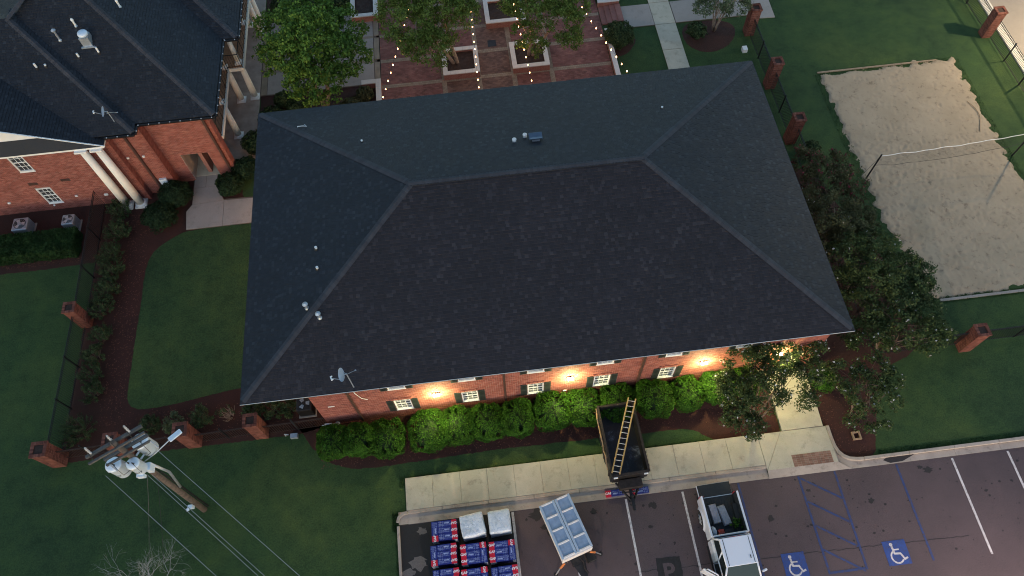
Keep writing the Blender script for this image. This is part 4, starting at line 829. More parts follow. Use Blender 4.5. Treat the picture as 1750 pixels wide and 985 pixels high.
def shrub(name, label, x, y, r_, h, leaf, seed, group=None, n=2600, ls=.055, cat='shrub', shape=1.0, ragged_=.12, ry=None):
    """clipped or loose bush: leaves over a bumpy rounded shell round stems and a solid core darkened for inner shade"""
    rn = random.Random(seed); t = empty(name, (x, y, 0), 0, label, cat, group); m = MB(); ry = ry or r_
    for _ in range(n):
        th = rn.uniform(0, 2 * PI); v = rn.uniform(-.25, 1); cz = v; sr = max(.02, 1 - abs(cz) ** (2.6 * shape)) ** .5
        bump_ = 1 + ragged_ * noise.noise((cos(th) * 2.2 + x, sin(th) * 2.2 + y, v * 2.2)) * 2 + ragged_ * .7 * noise.noise((cos(th) * 6 + x, sin(th) * 6 + y, v * 6))
        if noise.noise((cos(th) * r_ * 5 + x * 3, sin(th) * ry * 5, v * 3 + seed)) > .34: continue
        k = bump_ * (1 - .16 * rn.random() ** 2); sq = 1 if shape < 1.5 else (abs(cos(th)) ** 3.5 + abs(sin(th)) ** 3.5) ** (-1 / 3.5); sq = 1 + (sq - 1) * .8; p = Vector((cos(th) * sr * r_ * k * sq, sin(th) * sr * ry * k * sq, h * .45 + cz * h * .55 * k)); 
        nn = (Vector((cos(th) * sr, sin(th) * sr, cz * .9)) + Vector((rn.gauss(0, .55), rn.gauss(0, .55), rn.gauss(0, .55)))).normalized(); a = nn.cross(Vector((rn.gauss(0, 1), rn.gauss(0, 1), rn.gauss(0, 1)))).normalized(); b = nn.cross(a)
        L = ls * rn.uniform(.7, 1.4); i = len(m.v); m.v += [tuple(p - a * L), tuple(p + b * L * .55 + nn * L * .15), tuple(p + a * L), tuple(p - b * L * .55)]; m.f.append((i, i + 1, i + 2, i + 3))
    c_ = MB()
    for k in range(9): a = 2 * PI * k / 9; c_.tube([(0, 0, -.02), (cos(a) * r_ * .35, sin(a) * ry * .35, h * .4), (cos(a) * r_ * .7, sin(a) * ry * .7, h * rn.uniform(.55, .8))], [.025, .018, .008], 5, False)
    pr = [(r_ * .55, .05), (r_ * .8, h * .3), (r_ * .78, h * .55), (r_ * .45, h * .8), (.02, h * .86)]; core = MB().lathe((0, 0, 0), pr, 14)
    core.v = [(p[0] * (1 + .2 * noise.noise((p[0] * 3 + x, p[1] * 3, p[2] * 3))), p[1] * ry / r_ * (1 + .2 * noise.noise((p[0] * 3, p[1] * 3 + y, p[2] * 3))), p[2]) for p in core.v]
    c_.build('stems', 'bark', t, local=True); core.build('dark_core', 'leaf_dark', t, local=True); m.build('foliage', leaf, t, local=True); return t
# front hedge of separate rounded bushes
hg = 'rounded bushes in the front hedge'
HB = [(2.75, -.5, .74, 'leftmost dark bush of the front hedge'), (4.0, -.55, .72, 'second bush from the left in the dim part of the front hedge'), (5.3, -.6, .85, 'broad third bush at the right end of the dim hedge clump'),
      (7.3, -.5, .92, 'bright bush right after the gap in the front hedge'), (8.75, -.45, .82, 'lit hedge bush under the left wall lamp'), (10.2, -.42, .82, 'lit hedge bush just left of the second downspout'), (11.65, -.4, .8, 'hedge bush under the second downspout, before the narrow gap'),
      (13.35, -.3, .85, 'bright hedge bush below the middle wall lamp'), (14.95, -.28, .85, 'hedge bush left of the black dump trailer'), (16.6, -.3, .85, 'hedge bush behind the top end of the ladder'), (18.35, -.3, .86, 'round hedge bush just right of the black dump trailer'), (20.05, -.22, .76, 'bright lone bush below the right wall lamp'), (21.5, -.1, .72, 'hedge bush partly under the white-flowered tree'), (23.0, .0, .7, 'last hedge bush by the entry walk')]
for i, (x, y, r_, lb) in enumerate(HB): shrub('hedge_bush', lb, x, y, r_ * 1.02, 1.2 + .1 * sin(i * 2.1), 'leaf_boxwood', 100 + i, hg, 13000, .034, 'bush', 2.4, .085, r_ * 1.08)
shrub('hedge_bush', 'small bush tucked beside the entry walk right side', 26.9, -.3, .6, .9, 'leaf_boxwood', 130, None, 2600, .045, 'bush', 1.2)
# boxwoods and hedge at the left building
shrub('boxwood', 'big round dark boxwood at the walk corner by the brick wing', -6.45, 15.55, .92, 1.25, 'leaf_dark', 140, 'dark boxwoods by the side walk', 4600, .05); shrub('boxwood', 'lowest of the round boxwoods, left of the side walk', -7.2, 14.15, .95, 1.15, 'leaf_dark', 141, 'dark boxwoods by the side walk', 4600, .05)
shrub('boxwood', 'round boxwood right of the side walk by the veranda', -3.3, 15.85, .78, 1.1, 'leaf_dark', 142, 'dark boxwoods by the side walk', 3800, .05); shrub('boxwood', 'boxwood touching the left eave near the veranda end', -2.45, 16.9, .8, 1.1, 'leaf_dark', 143, 'dark boxwoods by the side walk', 3800, .05); shrub('boxwood', 'boxwood behind the veranda columns near the roof corner', -2.0, 18.9, .8, 1.0, 'leaf_holly', 144, 'dark boxwoods by the side walk', 3000, .05); shrub('boxwood', 'green bush between the last veranda column and the maple', -1.0, 20.6, .9, 1.0, 'leaf_holly', 145, None, 3000, .055)
t = empty('clipped_hedge', (-14, 13.1, 0), 0, 'long clipped green hedge in front of the air conditioners at the left edge', 'hedge'); rn = random.Random(8); m = MB()
for _ in range(15000):
    x, y, z = rn.uniform(-17.5, -11.75), rn.uniform(12.35, 13.85), rn.uniform(.05, .85); f_ = rn.random()
    if f_ < .7: z = .85 + noise.noise((x * 1.5, y * 1.5, 0)) * .08 - .1 * max(0, abs(y - 13.1) - .55)
    elif f_ < .88: y = 12.32 + noise.noise((x * 2, z * 2, 4)) * .08
    else: x = -11.75 + noise.noise((y * 2, z * 2, 4)) * .1
    leaves(m, rn, (x + 14, y - 13.1, z), .04, 1, .1)
m.build('foliage', 'leaf_hedge', t, local=True); MB().box((-3.5, -.68, 0), (2.2, .68, .76)).build('dark_core', 'leaf_dark', t, local=True)  # dark box core: the hedge's inner shade put into the colour
# loose dark shrubs inside the left fence
def spiky(x, y, r_, h, label, seed, leaf='leaf_holly', n=46, group='loose dark shrubs along the left fence', bare=False):
    rn = random.Random(seed); t = empty('upright_shrub', (x, y, 0), 0, label, 'shrub', group); tw = MB(); m = MB()
    for k in range(n):
        a = rn.uniform(0, 2 * PI); s_ = rn.random() ** .6; e = Vector((cos(a) * r_ * s_, sin(a) * r_ * s_, h * (1 - .45 * s_ * s_) * rn.uniform(.75, 1.1))); b_ = Vector((cos(a) * .08, sin(a) * .08, 0)); md = b_.lerp(e, .5) + Vector((cos(a) * .1, sin(a) * .1, 0))
        tw.tube([b_, md, e], [.014, .01, .004], 4, False)
        if not bare or rn.random() < .15:
            for j in range(5): leaves(m, rn, md.lerp(e, (j + .5) / 4.5), .09, 7, .1, 1, .5, .4)
    tw.build('stems', 'bark' if not bare else 'bark_pale', t, local=True); m.build('foliage', leaf, t, local=True); return t
for i, (y, lb) in enumerate(((15.0, 'topmost loose shrub of the left fence row, against the brick gable wall'), (13.5, 'second loose shrub from the top of the left fence row'), (12.0, 'third loose shrub from the top, level with the clipped hedge'), (10.9, 'loose shrub of the left fence row level with the top of the curved lawn'), (9.7, 'loose shrub just above the halfway pillar'), (8.6, 'loose shrub touching the halfway pillar'), (6.9, 'loose shrub just below the halfway pillar'), (5.8, 'loose shrub two below the halfway pillar'), (4.7, 'loose shrub level with the lower lawn edge'), (3.7, 'lowest loose shrub of the left fence row'))):
    spiky(-9.62 + .15 * sin(i * 2.3), y, .82 if i < 6 else .66, 1.0, lb, 200 + i, n=60 if i < 6 else 40)
spiky(-9.9, 1.75, .95, 1.1, 'full dark shrub in the corner behind the hollow corner pillar', 220, n=70)
spiky(-6.35, 1.6, .55, .9, 'loose shrub behind the tips of the utility crossarms', 221, group='shrubs behind the front fence'); spiky(-5.2, 1.55, .6, .9, 'grey-green wispy shrub right of the street light head', 222, 'leaf_grey', group='shrubs behind the front fence'); spiky(-3.7, 1.7, .75, 1.0, 'full dark shrub behind the pillar right of the transformers', 223, group='shrubs behind the front fence')
spiky(-2.5, 1.7, .5, .9, 'bare twiggy shrub left of the roof corner', 224, n=26, group='shrubs behind the front fence', bare=True); spiky(-1.2, 1.7, .6, .9, 'dark shrub under the lower left roof corner', 225, group='shrubs behind the front fence'); spiky(-.3, 1.65, .6, .85, 'dark shrub between the roof corner and the air conditioner', 226, group='shrubs behind the front fence'); spiky(.5, 1.6, .5, .8, 'dark shrub touching the air conditioner', 227, group='shrubs behind the front fence')
# bed under the maple and plaza side
for i, (x, y, r_) in enumerate(((.6, 21.3, .7), (3.9, 20.9, .8), (4.7, 21.9, .55), (3.0, 19.6, .8), (-.4, 22.2, .6), (1.0, 31.2, 1.1), (2.9, 31.0, 1.0), (-.6, 30.9, 1.0))):
    shrub('bed_shrub', ['low shrub at the foot of the maple on its left', 'olive shrub inside the corner of the L-shaped low wall', 'small shrub right against the L-shaped low wall cap', 'shrub half under the rear eave below the maple', 'small shrub beside the terrace left of the maple', 'dark shrub above the maple at the top edge', 'dark shrub between the maple and the top planter', 'dark shrub left of the maple at the top edge'][i], x, y, r_, .9, 'leaf_olive' if i in (1, 2) else 'leaf_holly', 250 + i, None, 2200, .06)
shrub('round_bush', 'big round bush right of the plaza wall on the small lawn', 21.45, 24.6, .95, 1.25, 'leaf_holly', 260, None, 5000, .055, 'bush', 1, .16); shrub('round_bush', 'small bush in the mulch ring left of the pale tree', 26.6, 24.5, .62, .8, 'leaf_holly', 261, None, 2400, .055, 'bush', 1, .2); shrub('round_bush', 'low clipped bush above the brick steps at the top edge', 21.4, 29.2, .95, .9, 'leaf_hedge', 262, None, 3500, .05, 'bush')
shrub('round_bush', 'small bush at the fence under the right eave corner of the rear', 30.9, 13.9, .5, .8, 'leaf_holly', 263, None, 1500, .06, 'bush')
# trees
tree('maple_tree', 'large bright green maple between the terrace and the rear eave', (2.2, 21.6), [(2.2, 22.3, 4.2, 2.5, .8), (.3, 22.6, 3.4, 1.4, .7), (4.2, 22.2, 3.5, 1.5, .7), (2.2, 20.5, 3.3, 1.7, .7), (2.0, 24.4, 4.6, 1.7, .8), (2.6, 22.2, 5.4, 1.6, .8), (4.3, 24.3, 4.0, 1.3, .7), (.2, 24.4, 4.0, 1.3, .7)], 'leaf_maple', 300, .2, 34, 34, .36, 2, .13, spread=.5, gap=.27)
tree('plaza_tree', 'broad green tree growing from the left plaza planter', (10.7, 23.9), [(10.1, 23.6, 4.4, 1.9, .8), (8.5, 22.7, 4.6, 1.7, .8), (9.2, 21.5, 4.2, 1.4, .7), (7.6, 24.0, 4.4, 1.4, .8), (10.3, 25.2, 4.8, 1.8, .8), (8.6, 25.0, 5.0, 1.6, .8), (11.3, 24.2, 4.4, 1.2, .8)], 'leaf_oak', 301, .15, 44, 34, .32, 2, .11, 'bark_pale', group='trees growing in the plaza planters', spread=.4, gap=.27)
tree('plaza_tree', 'green tree growing from the right plaza planter with a low hanging branch', (15.4, 24.0), [(15.6, 23.7, 4.4, 1.5, .8), (17.2, 22.4, 4.2, 1.3, .7), (15.0, 22.6, 3.4, .8, 1.1), (15.6, 21.6, 3.2, .7, 1.0), (14.5, 24.6, 4.8, 1.3, .8), (16.8, 24.4, 4.8, 1.6, .8), (18.0, 23.4, 4.4, 1.0, .8), (17.7, 21.5, 3.6, .75, .8)], 'leaf_oak', 302, .15, 44, 34, .3, 2, .11, 'bark_pale', group='trees growing in the plaza planters', spread=.4, gap=.27)
tree('pale_tree', 'small pale green many-stemmed tree over the mulch ring at the top', (27.9, 24.75), [(27.3, 24.3, 3.0, 1.1, .7), (26.5, 24.0, 2.8, .7, .7), (28.4, 23.9, 2.8, .9, .7), (27.8, 25.3, 3.2, 1.1, .7), (29.1, 24.6, 2.9, .7, .7)], 'leaf_grey', 303, .14, 44, 30, .27, 4, .05, 'bark_pale')
cg = 'crape myrtles east of the middle building'
tree('crape_myrtle', 'large white-flowered crape myrtle leaning over the entry walk', (22.95, -1.95), [(23.0, -1.2, 2.9, 1.15, .7), (21.7, -.9, 2.8, .95, .7), (21.6, -2.0, 2.3, .75, .7), (22.3, .1, 3.2, 1.0, .7), (24.2, .2, 3.2, .95, .7), (25.2, -.6, 2.9, .8, .7), (24.9, -1.8, 2.4, .55, .8), (23.4, .6, 3.3, .8, .7), (22.2, -2.7, 2.2, .6, .8), (25.9, .3, 3.0, .55, .7)], 'leaf_crape', 304, .125, 79, 34, .26, 4, .055, 'bark', group=cg, flowers=('petal_white', 156, .7), spread=.5, gap=.33)
tree('crape_myrtle', 'dark crape myrtle with white flowers between the walk bed and the right lawn', (27.9, -2.15), [(27.7, -1.7, 2.4, 1.0, .7), (26.9, -.8, 2.4, .8, .7), (28.5, -.8, 2.5, .9, .7), (28.7, -2.1, 2.1, .7, .7), (27.2, -2.9, 1.9, .6, .7), (28.1, -3.1, 1.9, .5, .8), (29.2, -1.3, 2.3, .6, .7)], 'leaf_crape', 305, .125, 69, 34, .26, 3, .05, 'bark', group=cg, flowers=('petal_white', 96, .7), spread=.4, gap=.2)
tree('crape_myrtle', 'reddish crape myrtle nearest the net post', (29.9, 10.3), [(29.9, 10.3, 2.4, 1.3, .7), (31.2, 10.2, 2.1, .9, .7), (29.3, 11.8, 2.2, .9, .7), (30.8, 11.4, 2.0, .9, .6), (31.0, 9.2, 2.2, .8, .7)], 'leaf_olive', 306, .125, 66, 34, .26, 4, .04, 'bark', group=cg, flowers=('petal_red', 300, 1.0), spread=.5, gap=.2)
tree('crape_myrtle', 'dark crape myrtle rubbing the right eave, just below the reddish one', (29.6, 7.2), [(29.0, 7.4, 3.2, 1.4, .75), (28.2, 6.2, 3.6, 1.2, .75), (30.3, 7.2, 2.6, 1.2, .7), (29.6, 6.1, 3.0, 1.2, .75), (28.3, 8.3, 3.3, .9, .75)], 'leaf_olive', 307, .125, 72, 34, .26, 4, .055, 'bark', group=cg, flowers=('petal_white', 32, .7), spread=.5, gap=.2)
tree('crape_myrtle', 'tallest dark crape myrtle in the middle of the right-hand row', (29.9, 4.4), [(28.8, 4.6, 3.4, 1.4, .75), (30.3, 5.0, 3.0, 1.4, .75), (29.6, 3.6, 3.2, 1.3, .75), (31.5, 4.0, 2.6, 1.2, .75), (28.6, 3.6, 3.0, .9, .8)], 'leaf_crape', 308, .125, 72, 34, .26, 4, .055, 'bark', group=cg, flowers=('petal_white', 37, .7), spread=.5, gap=.2)
tree('crape_myrtle', 'greenest crape myrtle beside the lower left corner of the sand', (31.9, 3.0), [(31.7, 3.0, 2.4, 1.2, .8), (32.4, 3.9, 2.2, 1.0, .8), (30.9, 2.2, 2.4, 1.0, .8), (32.2, 2.0, 2.0, .9, .8)], 'leaf_holly', 309, .125, 72, 34, .26, 4, .05, 'bark', group=cg, flowers=('petal_white', 18, .7), spread=.4, gap=.2)
tree('crape_myrtle', 'crape myrtle with white tips at the lower end of the right-hand row', (30.4, 1.0), [(30.4, 1.1, 2.4, 1.1, .75), (31.6, .8, 2.2, 1.1, .7), (29.2, 1.2, 2.3, .9, .75), (29.0, 2.3, 2.6, 1.0, .7), (32.5, .9, 1.9, .7, .7), (28.4, 1.3, 1.9, .7, .7)], 'leaf_crape', 310, .125, 72, 34, .26, 4, .05, 'bark', group=cg, flowers=('petal_white', 78, .7), spread=.4, gap=.2)
def bare_tree():
    t = empty('bare_tree', (-4.9, -6.7, 0), 0, 'leafless pale-twigged tree at the bottom left corner', 'tree'); rn = random.Random(44); tw = MB(); lim = MB()
    def grow(p, d, L, r_, k):
        q = p + d * L; md = p.lerp(q, .5) + Vector((rn.uniform(-.05, .05),) * 3) * L; (lim if k < 2 else tw).tube([p, md, q], [r_, r_ * .85, r_ * .65], 5 if k < 3 else 3, False)
        if k >= 5: return
        for _ in range(3 if k < 4 else 2):
            nd = (d + Vector((rn.gauss(0, .55), rn.gauss(0, .55), rn.gauss(.02, .3)))).normalized(); grow(md.lerp(q, rn.uniform(.4, 1)), nd, L * rn.uniform(.6, .85), r_ * .6, k + 1)
    for a in (0, 1.1, 2.2, 3.3, 4.3, 5.3): grow(Vector((0, 0, 0)), Vector((cos(a) * .55, sin(a) * .55, 1)).normalized(), 1.3, .032, 0)
    lim.build('trunk', 'twig_grey', t, local=True); tw.build('branches', 'twig_grey', t, local=True)
bare_tree()
# a few tufts of taller grass along edges
rn = random.Random(12); m = MB()
def tufts(x0, y0, x1, y1, n, hh=.07):
    for _ in range(n):
        x, y = rn.uniform(x0, x1), rn.uniform(y0, y1); a = rn.uniform(0, PI); dx, dy = cos(a) * .014, sin(a) * .014; m.poly([(x - dx, y - dy, 0), (x + dx, y + dy, 0), (x + rn.uniform(-.04, .04), y + rn.uniform(-.04, .04), rn.uniform(.5, 1.2) * hh)])
tufts(5.3, -4.9, 5.6, -4.0, 300, .12); tufts(28.5, -4.2, 40, -3.95, 1600); tufts(6, -2.52, 20.5, -2.4, 1500); tufts(33.1, 3.0, 33.6, 19.9, 1600, .1); tufts(33.4, 19.8, 42.3, 20.2, 900, .1); tufts(42.1, 6, 42.6, 20, 1300, .1); tufts(33.8, 3.2, 40, 3.6, 900, .1); tufts(5.4, -7, 5.56, -4.6, 200, .1); tufts(5.7, -2.9, 6.0, -2.4, 120)
m.build('grass_blades', 'leaf_hedge', kind='stuff', label='taller grass blades along the edges of paving and sand')

# ---------------------------------------------------------------- utility pole
U = empty('utility_pole', (-3.48, -2.75, 0), 0, 'leaning wooden utility pole carrying grey transformers over the dark lawn', 'utility pole')
pt = Vector((.34, .35, 9.3)); pp = lambda z: Vector((.34 * z / 9.3, .35 * z / 9.3, z))
MB().tube([pp(-.05), pp(3), pp(6), pp(9.35)], [.145, .13, .115, .1], 14).build('pole', 'pole_wood', U, local=True, smooth=True)
ad_ = Vector((.892, .452, 0)).normalized(); an = Vector((-ad_.y, ad_.x, 0))
def arm(z, off, L, sh=0, w=.06):
    c_ = pp(z) + an * off + ad_ * sh; a, b = c_ - ad_ * L / 2, c_ + ad_ * L / 2; m = MB()
    M = Matrix.Translation(c_) @ Matrix.Rotation(math.atan2(ad_.y, ad_.x), 4, 'Z'); m.add(MB().box((-L / 2, -w, -.055), (L / 2, w, .055)), M); o = m.build('crossarm', 'arm_wood', U, local=True); bevel(o, .008, 1); return c_
arm(9.15, .12, 2.1); arm(9.13, -.16, 2.1, 0, .04); arm(8.4, .1, 1.7, .1); arm(8.38, -.15, 1.7, .1, .035)
def insul(p, d, L=.34, r_=.045):
    p = Vector(p); d = Vector(d).normalized(); m = MB(); ps, rs = [], []
    for k in range(9): ps.append(p + d * L * k / 8); rs.append(r_ if k % 2 else r_ * .6)
    return m.tube(ps, rs, 8).build('insulator', 'porcelain', U, local=True)
for k in (-.82, -.02, .62):
    c_ = pp(9.2) + ad_ * k + an * .12; insul(c_, (-.15, .25, 1), .42, .05); MB().tube([c_ + Vector((-.07, .1, .42)), c_ + Vector((-.02, .02, .46)), c_ + an * -.3], .012, 4).build('jumper_wire', 'cable_black', U, local=True)
for k in (-.62, .95): insul(pp(8.42) + ad_ * k - an * .2, (.75, -.65, -.1), .42, .035)
def xfmr(c_, r_, h, name='transformer'):
    c_ = Vector(c_); t = MB().lathe(c_, [(r_ * .93, 0), (r_, .03), (r_, h - .08), (r_ * 1.04, h - .07), (r_ * 1.04, h - .03), (r_ * .85, h + .02), (r_ * .4, h + .05), (.02, h + .055)], 26).build(name, 'transformer_grey', U, local=True, smooth=True)
    t.data.polygons.foreach_set('use_smooth', [True] * len(t.data.polygons))
    m = MB().tube([c_ + Vector((r_ * .3, -r_ * .2, h)), c_ + Vector((r_ * .3, -r_ * .2, h + .2))], [.035, .02], 8); m.tube([c_ + Vector((-r_ * .5, 0, h)), c_ + Vector((-r_ * .5, 0, h + .16))], [.035, .02], 8); m.build('bushing', 'cable_black', t, local=True)
    MB().cbox(c_ + Vector((.02, -r_ - .015, h * .45)), (.14, .03, .1)).cbox(c_ + Vector((-r_ * .7, -r_ * .75, h * .8)), (.05, .05, .06)).build('name_plate', 'aluminium', t, local=True)
    q = pp(c_.z + h * .6); e = c_ + Vector((0, 0, h * .6)); MB().tube([q, e], .045, 4).tube([q - Vector((0, 0, .4)), e - Vector((0, 0, .4))], .045, 4).build('bracket', 'galvanised', t, local=True)
    MB().tube([c_ + Vector((r_ * .3, -r_ * .2, h + .18)), c_ + Vector((r_ * .9, -r_ * .9, h + .1)), c_ + Vector((r_ * .8, -r_ * 1.1, h * .5)), q + Vector((.1, -.15, -.1))], .012, 4).build('lead_wire', 'cable_black', t, local=True)
xfmr((-.36, .05, 6.9), .29, .95); xfmr((.58, .8, 6.95), .31, 1.0); xfmr((.38, .0, 7.05), .24, .8)
MB().cbox((.6, .06, 6.9), (.2, .3, .4)).cbox((.33, -.25, 6.95), (.28, .12, .25)).build('switch_box', 'transformer_grey', U, local=True)
MB().tube([pp(6.6) + Vector((.14, .1, 0)), pp(5) + Vector((.3, .22, 0)), pp(3.4) + Vector((.16, .08, 0))], .055, 8).build('conduit_guard', 'galvanised', U, local=True, smooth=True)
MB().tube([pp(5.5) + Vector((.16, .1, 0)), pp(.02) + Vector((.19, .1, 0))], .03, 6).tube([pp(4.5) + Vector((.1, .17, 0)), pp(.02) + Vector((.12, .2, 0))], .035, 6).tube([pp(6.5) + Vector((.03, .18, 0)), pp(.6) + Vector((.05, .19, 0))], .02, 6).build('riser_cable', 'cable_black', U, local=True)
MB().cbox(pp(1.35) + Vector((-.1, -.22, 0)), (.2, .14, .3)).tube([pp(1.35) + Vector((-.2, -.3, 0)), pp(1.35) + Vector((-.3, -.35, 0))], .07, 10).build('meter_box', 'transformer_grey', U, local=True)
lh = Vector((1.34, .98, 7.15)); MB().tube([pp(6.9), Vector((.85, .55, 7.1)), lh], .025, 6).build('lamp_arm', 'galvanised', U, local=True)
m = MB(); m.add(MB().box((0, -.11, -.04), (.55, .11, .05)), Matrix.Translation(lh) @ Matrix.Rotation(R(38), 4, 'Z')); bevel(m.build('lamp_head', 'transformer_grey', U, local=True), .035, 3)
def wire(pts, label, r_=.011, mat='wire'):
    P_ = [Vector(p) for p in pts]; t = MB(); path = []
    for k in range(25): u = k / 24; q = P_[0].lerp(P_[1], u); q.z -= (.5 if P_[1].z > 1 else .1) * 4 * u * (1 - u); path.append(tuple(q))
    return t.tube(path, r_, 5).build('power_line', mat, None, at=pts[0], label=label, cat='power line', group='wires leaving the utility pole')
b0 = Vector((-3.48, -2.75, 0)); w0 = b0 + pp(8.45)
wire([(-3.82, -3.24, 8.25), (17.6, -23.3, 8.6)], 'lowest overhead wire, from the left end of the crossarm'); wire([(-1.97, -2.55, 8.25), (20, -23.4, 8.6)], 'upper right overhead wire passing the street light head')
wire([(-2.75, -3.1, 7.25), (18.4, -23.4, 7.6)], 'left one of the two close middle wires'); wire([(-2.72, -3.02, 7.0), (19.2, -23.8, 7.4)], 'right one of the two close middle wires')
wire([(-3.01, -2.9, 6.8), (-5.75, -5.5, .0)], 'left guy wire running down toward the bottom of the photo', .007, 'arm_wood'); wire([(-2.75, -3.0, 6.5), (-5.05, -5.55, .0)], 'right guy wire with a black sleeve', .008, 'cable_black')

# ---------------------------------------------------------------- volleyball net
V = empty('volleyball_net', (33.56, 11.63, 0), 0, 'sagging volleyball net with a white top tape across the sand', 'net')
q0, q1 = Vector((0, 0, 0)), Vector((8.95, .42, 0))
for q in (q0, q1): MB().tube([q, q + Vector((.02, 0, 2.15))], .045, 8).build('post', 'black_metal', V, local=True)
def cord(z, sag, n=30): return [q0.lerp(q1, k / n) + Vector((0, noise.noise((k * .35, z, 0)) * .09, z - sag * 4 * (k / n) * (1 - k / n))) for k in range(n + 1)]
top, bot = cord(2.02, .12), cord(1.15, .3)
m = MB()
for a, b in zip(top, top[1:]): m.poly([a - Vector((0, 0, .02)), b - Vector((0, 0, .02)), b + Vector((0, .012, .02)), a + Vector((0, .012, .02))]); m.poly([a + Vector((0, .012, .02)), b + Vector((0, .012, .02)), b + Vector((0, .035, .0)), a + Vector((0, .035, .0))])
m.build('top_tape', 'net_tape', V, local=True); MB().tube(bot, .014, 4).build('bottom_cord', 'net_dark', V, local=True)
m = MB()
for k in range(120):
    u = k / 120 * 30; i = int(u); f_ = u - i; m.tube([top[i].lerp(top[i + 1], f_), bot[i].lerp(bot[i + 1], f_)], .002, 3, False)
for j in range(1, 8): m.tube([a.lerp(b, j / 8) for a, b in zip(top, bot)], .002, 3, False)
m.build('netting', 'net_dark', V, local=True, kind='stuff'); MB().tube([(0, 0, 2.0), (-.75, -.2, .02)], .01, 4).build('guy_rope', 'net_dark', V, local=True)
MB().tube([(41.6 + .3 * sin(k * .5), 16.4 - k * .3, .1) for k in range(9)], .022, 5).build('boundary_rope', 'pallet_wood', label='pale boundary strap lying curved near the right edge of the sand', cat='rope')

# ---------------------------------------------------------------- air conditioners and wall fittings
def condenser(x, y, label, mat='galvanised', s_=.38, h=.75):
    t = empty('air_conditioner', (x, y, 0), 0, label, 'air conditioner', 'outdoor air conditioner units')
    bevel(MB().box((-s_, -s_, .05), (s_, s_, h)).build('cabinet', mat, t, local=True), .05, 2); MB().box((-s_ - .06, -s_ - .06, 0), (s_ + .06, s_ + .06, .06)).build('pad', 'concrete_grey', t, local=True)
    MB().lathe((0, 0, h - .01), [(s_ * .82, 0), (s_ * .82, .016)], 24).build('fan_opening', 'steel_dark', t, local=True)
    m = MB()
    for k in range(1, 6): m.tube([(s_ * .16 * k * cos(2 * PI * j / 24), s_ * .16 * k * sin(2 * PI * j / 24), h + .03) for j in range(25)], .005, 3, False)
    m.build('fan_guard', mat, t, local=True, kind='stuff'); MB().lathe((0, 0, h), [(s_ * .25, .0), (s_ * .25, .045)], 14).build('fan_motor', mat, t, local=True)
    for k in range(3): MB().add(MB().poly([(.05, -.05, .018), (s_ * .7, -.12, .022), (s_ * .72, .1, .028), (.05, .06, .024)]), Matrix.Translation((0, 0, h)) @ Matrix.Rotation(2 * PI * k / 3, 4, 'Z')).build('fan_blade', 'aluminium', t, local=True)
condenser(-15.05, 14.55, 'white air conditioner nearest the left edge behind the clipped hedge', s_=.42); condenser(-12.35, 14.5, 'smaller air conditioner at the right end of the clipped hedge', s_=.34); condenser(1.34, 1.6, 'dark air conditioner tucked under the lower left roof edge', 'steel_dark', .38, .85)
t = empty('electric_meter', (-6.95, 16.2, .95), 0, 'white utility cabinet with round meter on the brick wing wall', 'utility box'); MB().box((-.2, -.05, -.35), (.2, .08, .35)).build('cabinet', 'transformer_grey', t, local=True); MB().lathe((0, -.06, -.05), [(.09, 0), (.09, .05)], 14, Matrix.Rotation(PI / 2, 4, 'X')).build('meter', 'white_paint', t, local=True); MB().tube([(.1, 0, -.35), (.1, 0, -.9)], .03, 6).tube([(-.05, 0, -.35), (-.15, -.05, -.9)], .025, 6).build('conduit', 'galvanised', t, local=True)
for x, z, y, w, h, lb in ((-11.9, 1.07, 15.885, .14, .1, 'small grey wall fixture below the middle of the gable wall'), (-15.7, 1.07, 15.885, .14, .1, 'small grey wall fixture near the left edge of the gable wall'), (-10.3, .9, 15.885, .2, .12, 'oval white wall fixture just left of the twin columns'), (-7.95, 3.3, 16.285, .12, .1, 'left one of two small white vents beside the dark downspout'), (-7.1, 3.3, 16.285, .12, .1, 'right one of two small white vents beside the dark downspout'), (-13.5, .45, 15.885, .08, .08, 'tiny white tap plate left of the lower window')):
    MB().box((x - w / 2, y - .07, z - h / 2), (x + w / 2, y, z + h / 2)).build('wall_fixture', 'pvc', label=lb, cat='wall fixture')
for x, z in ((-11.75, 2.5), (-13.55, 2.45)): MB().box((x - .25, 15.868, z - .1), (x + .25, 15.884, z + .1)).build('wall_grille', 'downspout', B)
t = empty('gas_meter', (2.55, .42, 0), 0, 'grey gas meter and pipes at the front left corner of the middle building', 'gas meter'); MB().box((-.25, -.12, .3), (.1, .1, .6)).build('meter_body', 'transformer_grey', t, local=True); MB().tube([(-.35, 0, 0), (-.35, 0, .65), (0, 0, .7), (.4, 0, .7), (.4, 0, 0)], .025, 6).lathe((.4, 0, .62), [(.02, 0), (.12, .03), (.12, .06), (.02, .1)], 12).build('pipe', 'galvanised', t, local=True)
t = empty('ground_valves', (.55, .25, 0), 0, 'small white pipe valves on the mulch by the front fence', 'valves'); MB().tube([(-.3, .1, 0), (-.3, .1, .25), (-.1, .05, .28)], .03, 6).cbox((.15, 0, .12), (.35, .22, .22)).build('valve_body', 'galvanised', t, local=True)
t = empty('valve_frame', (27.75, -3.15, 0), 0, 'square tan frame around a dark drain in the right mulch bed', 'drain frame')
for q in (((-.2, -.2, 0), (.2, -.13, .12)), ((-.2, .13, 0), (.2, .2, .12)), ((-.2, -.13, 0), (-.13, .13, .12)), ((.13, -.13, 0), (.2, .13, .12))): MB().box(*q).build('frame_board', 'pallet_wood', t, local=True)
MB().lathe((26.05, .5, .12), [(.12, 0), (.17, .25), (.14, .3), (.12, .3), (.11, .22), (.02, .22)], 14).build('urn', 'steel_dark', label='small dark urn at the right wall corner by the entry walk', cat='urn')

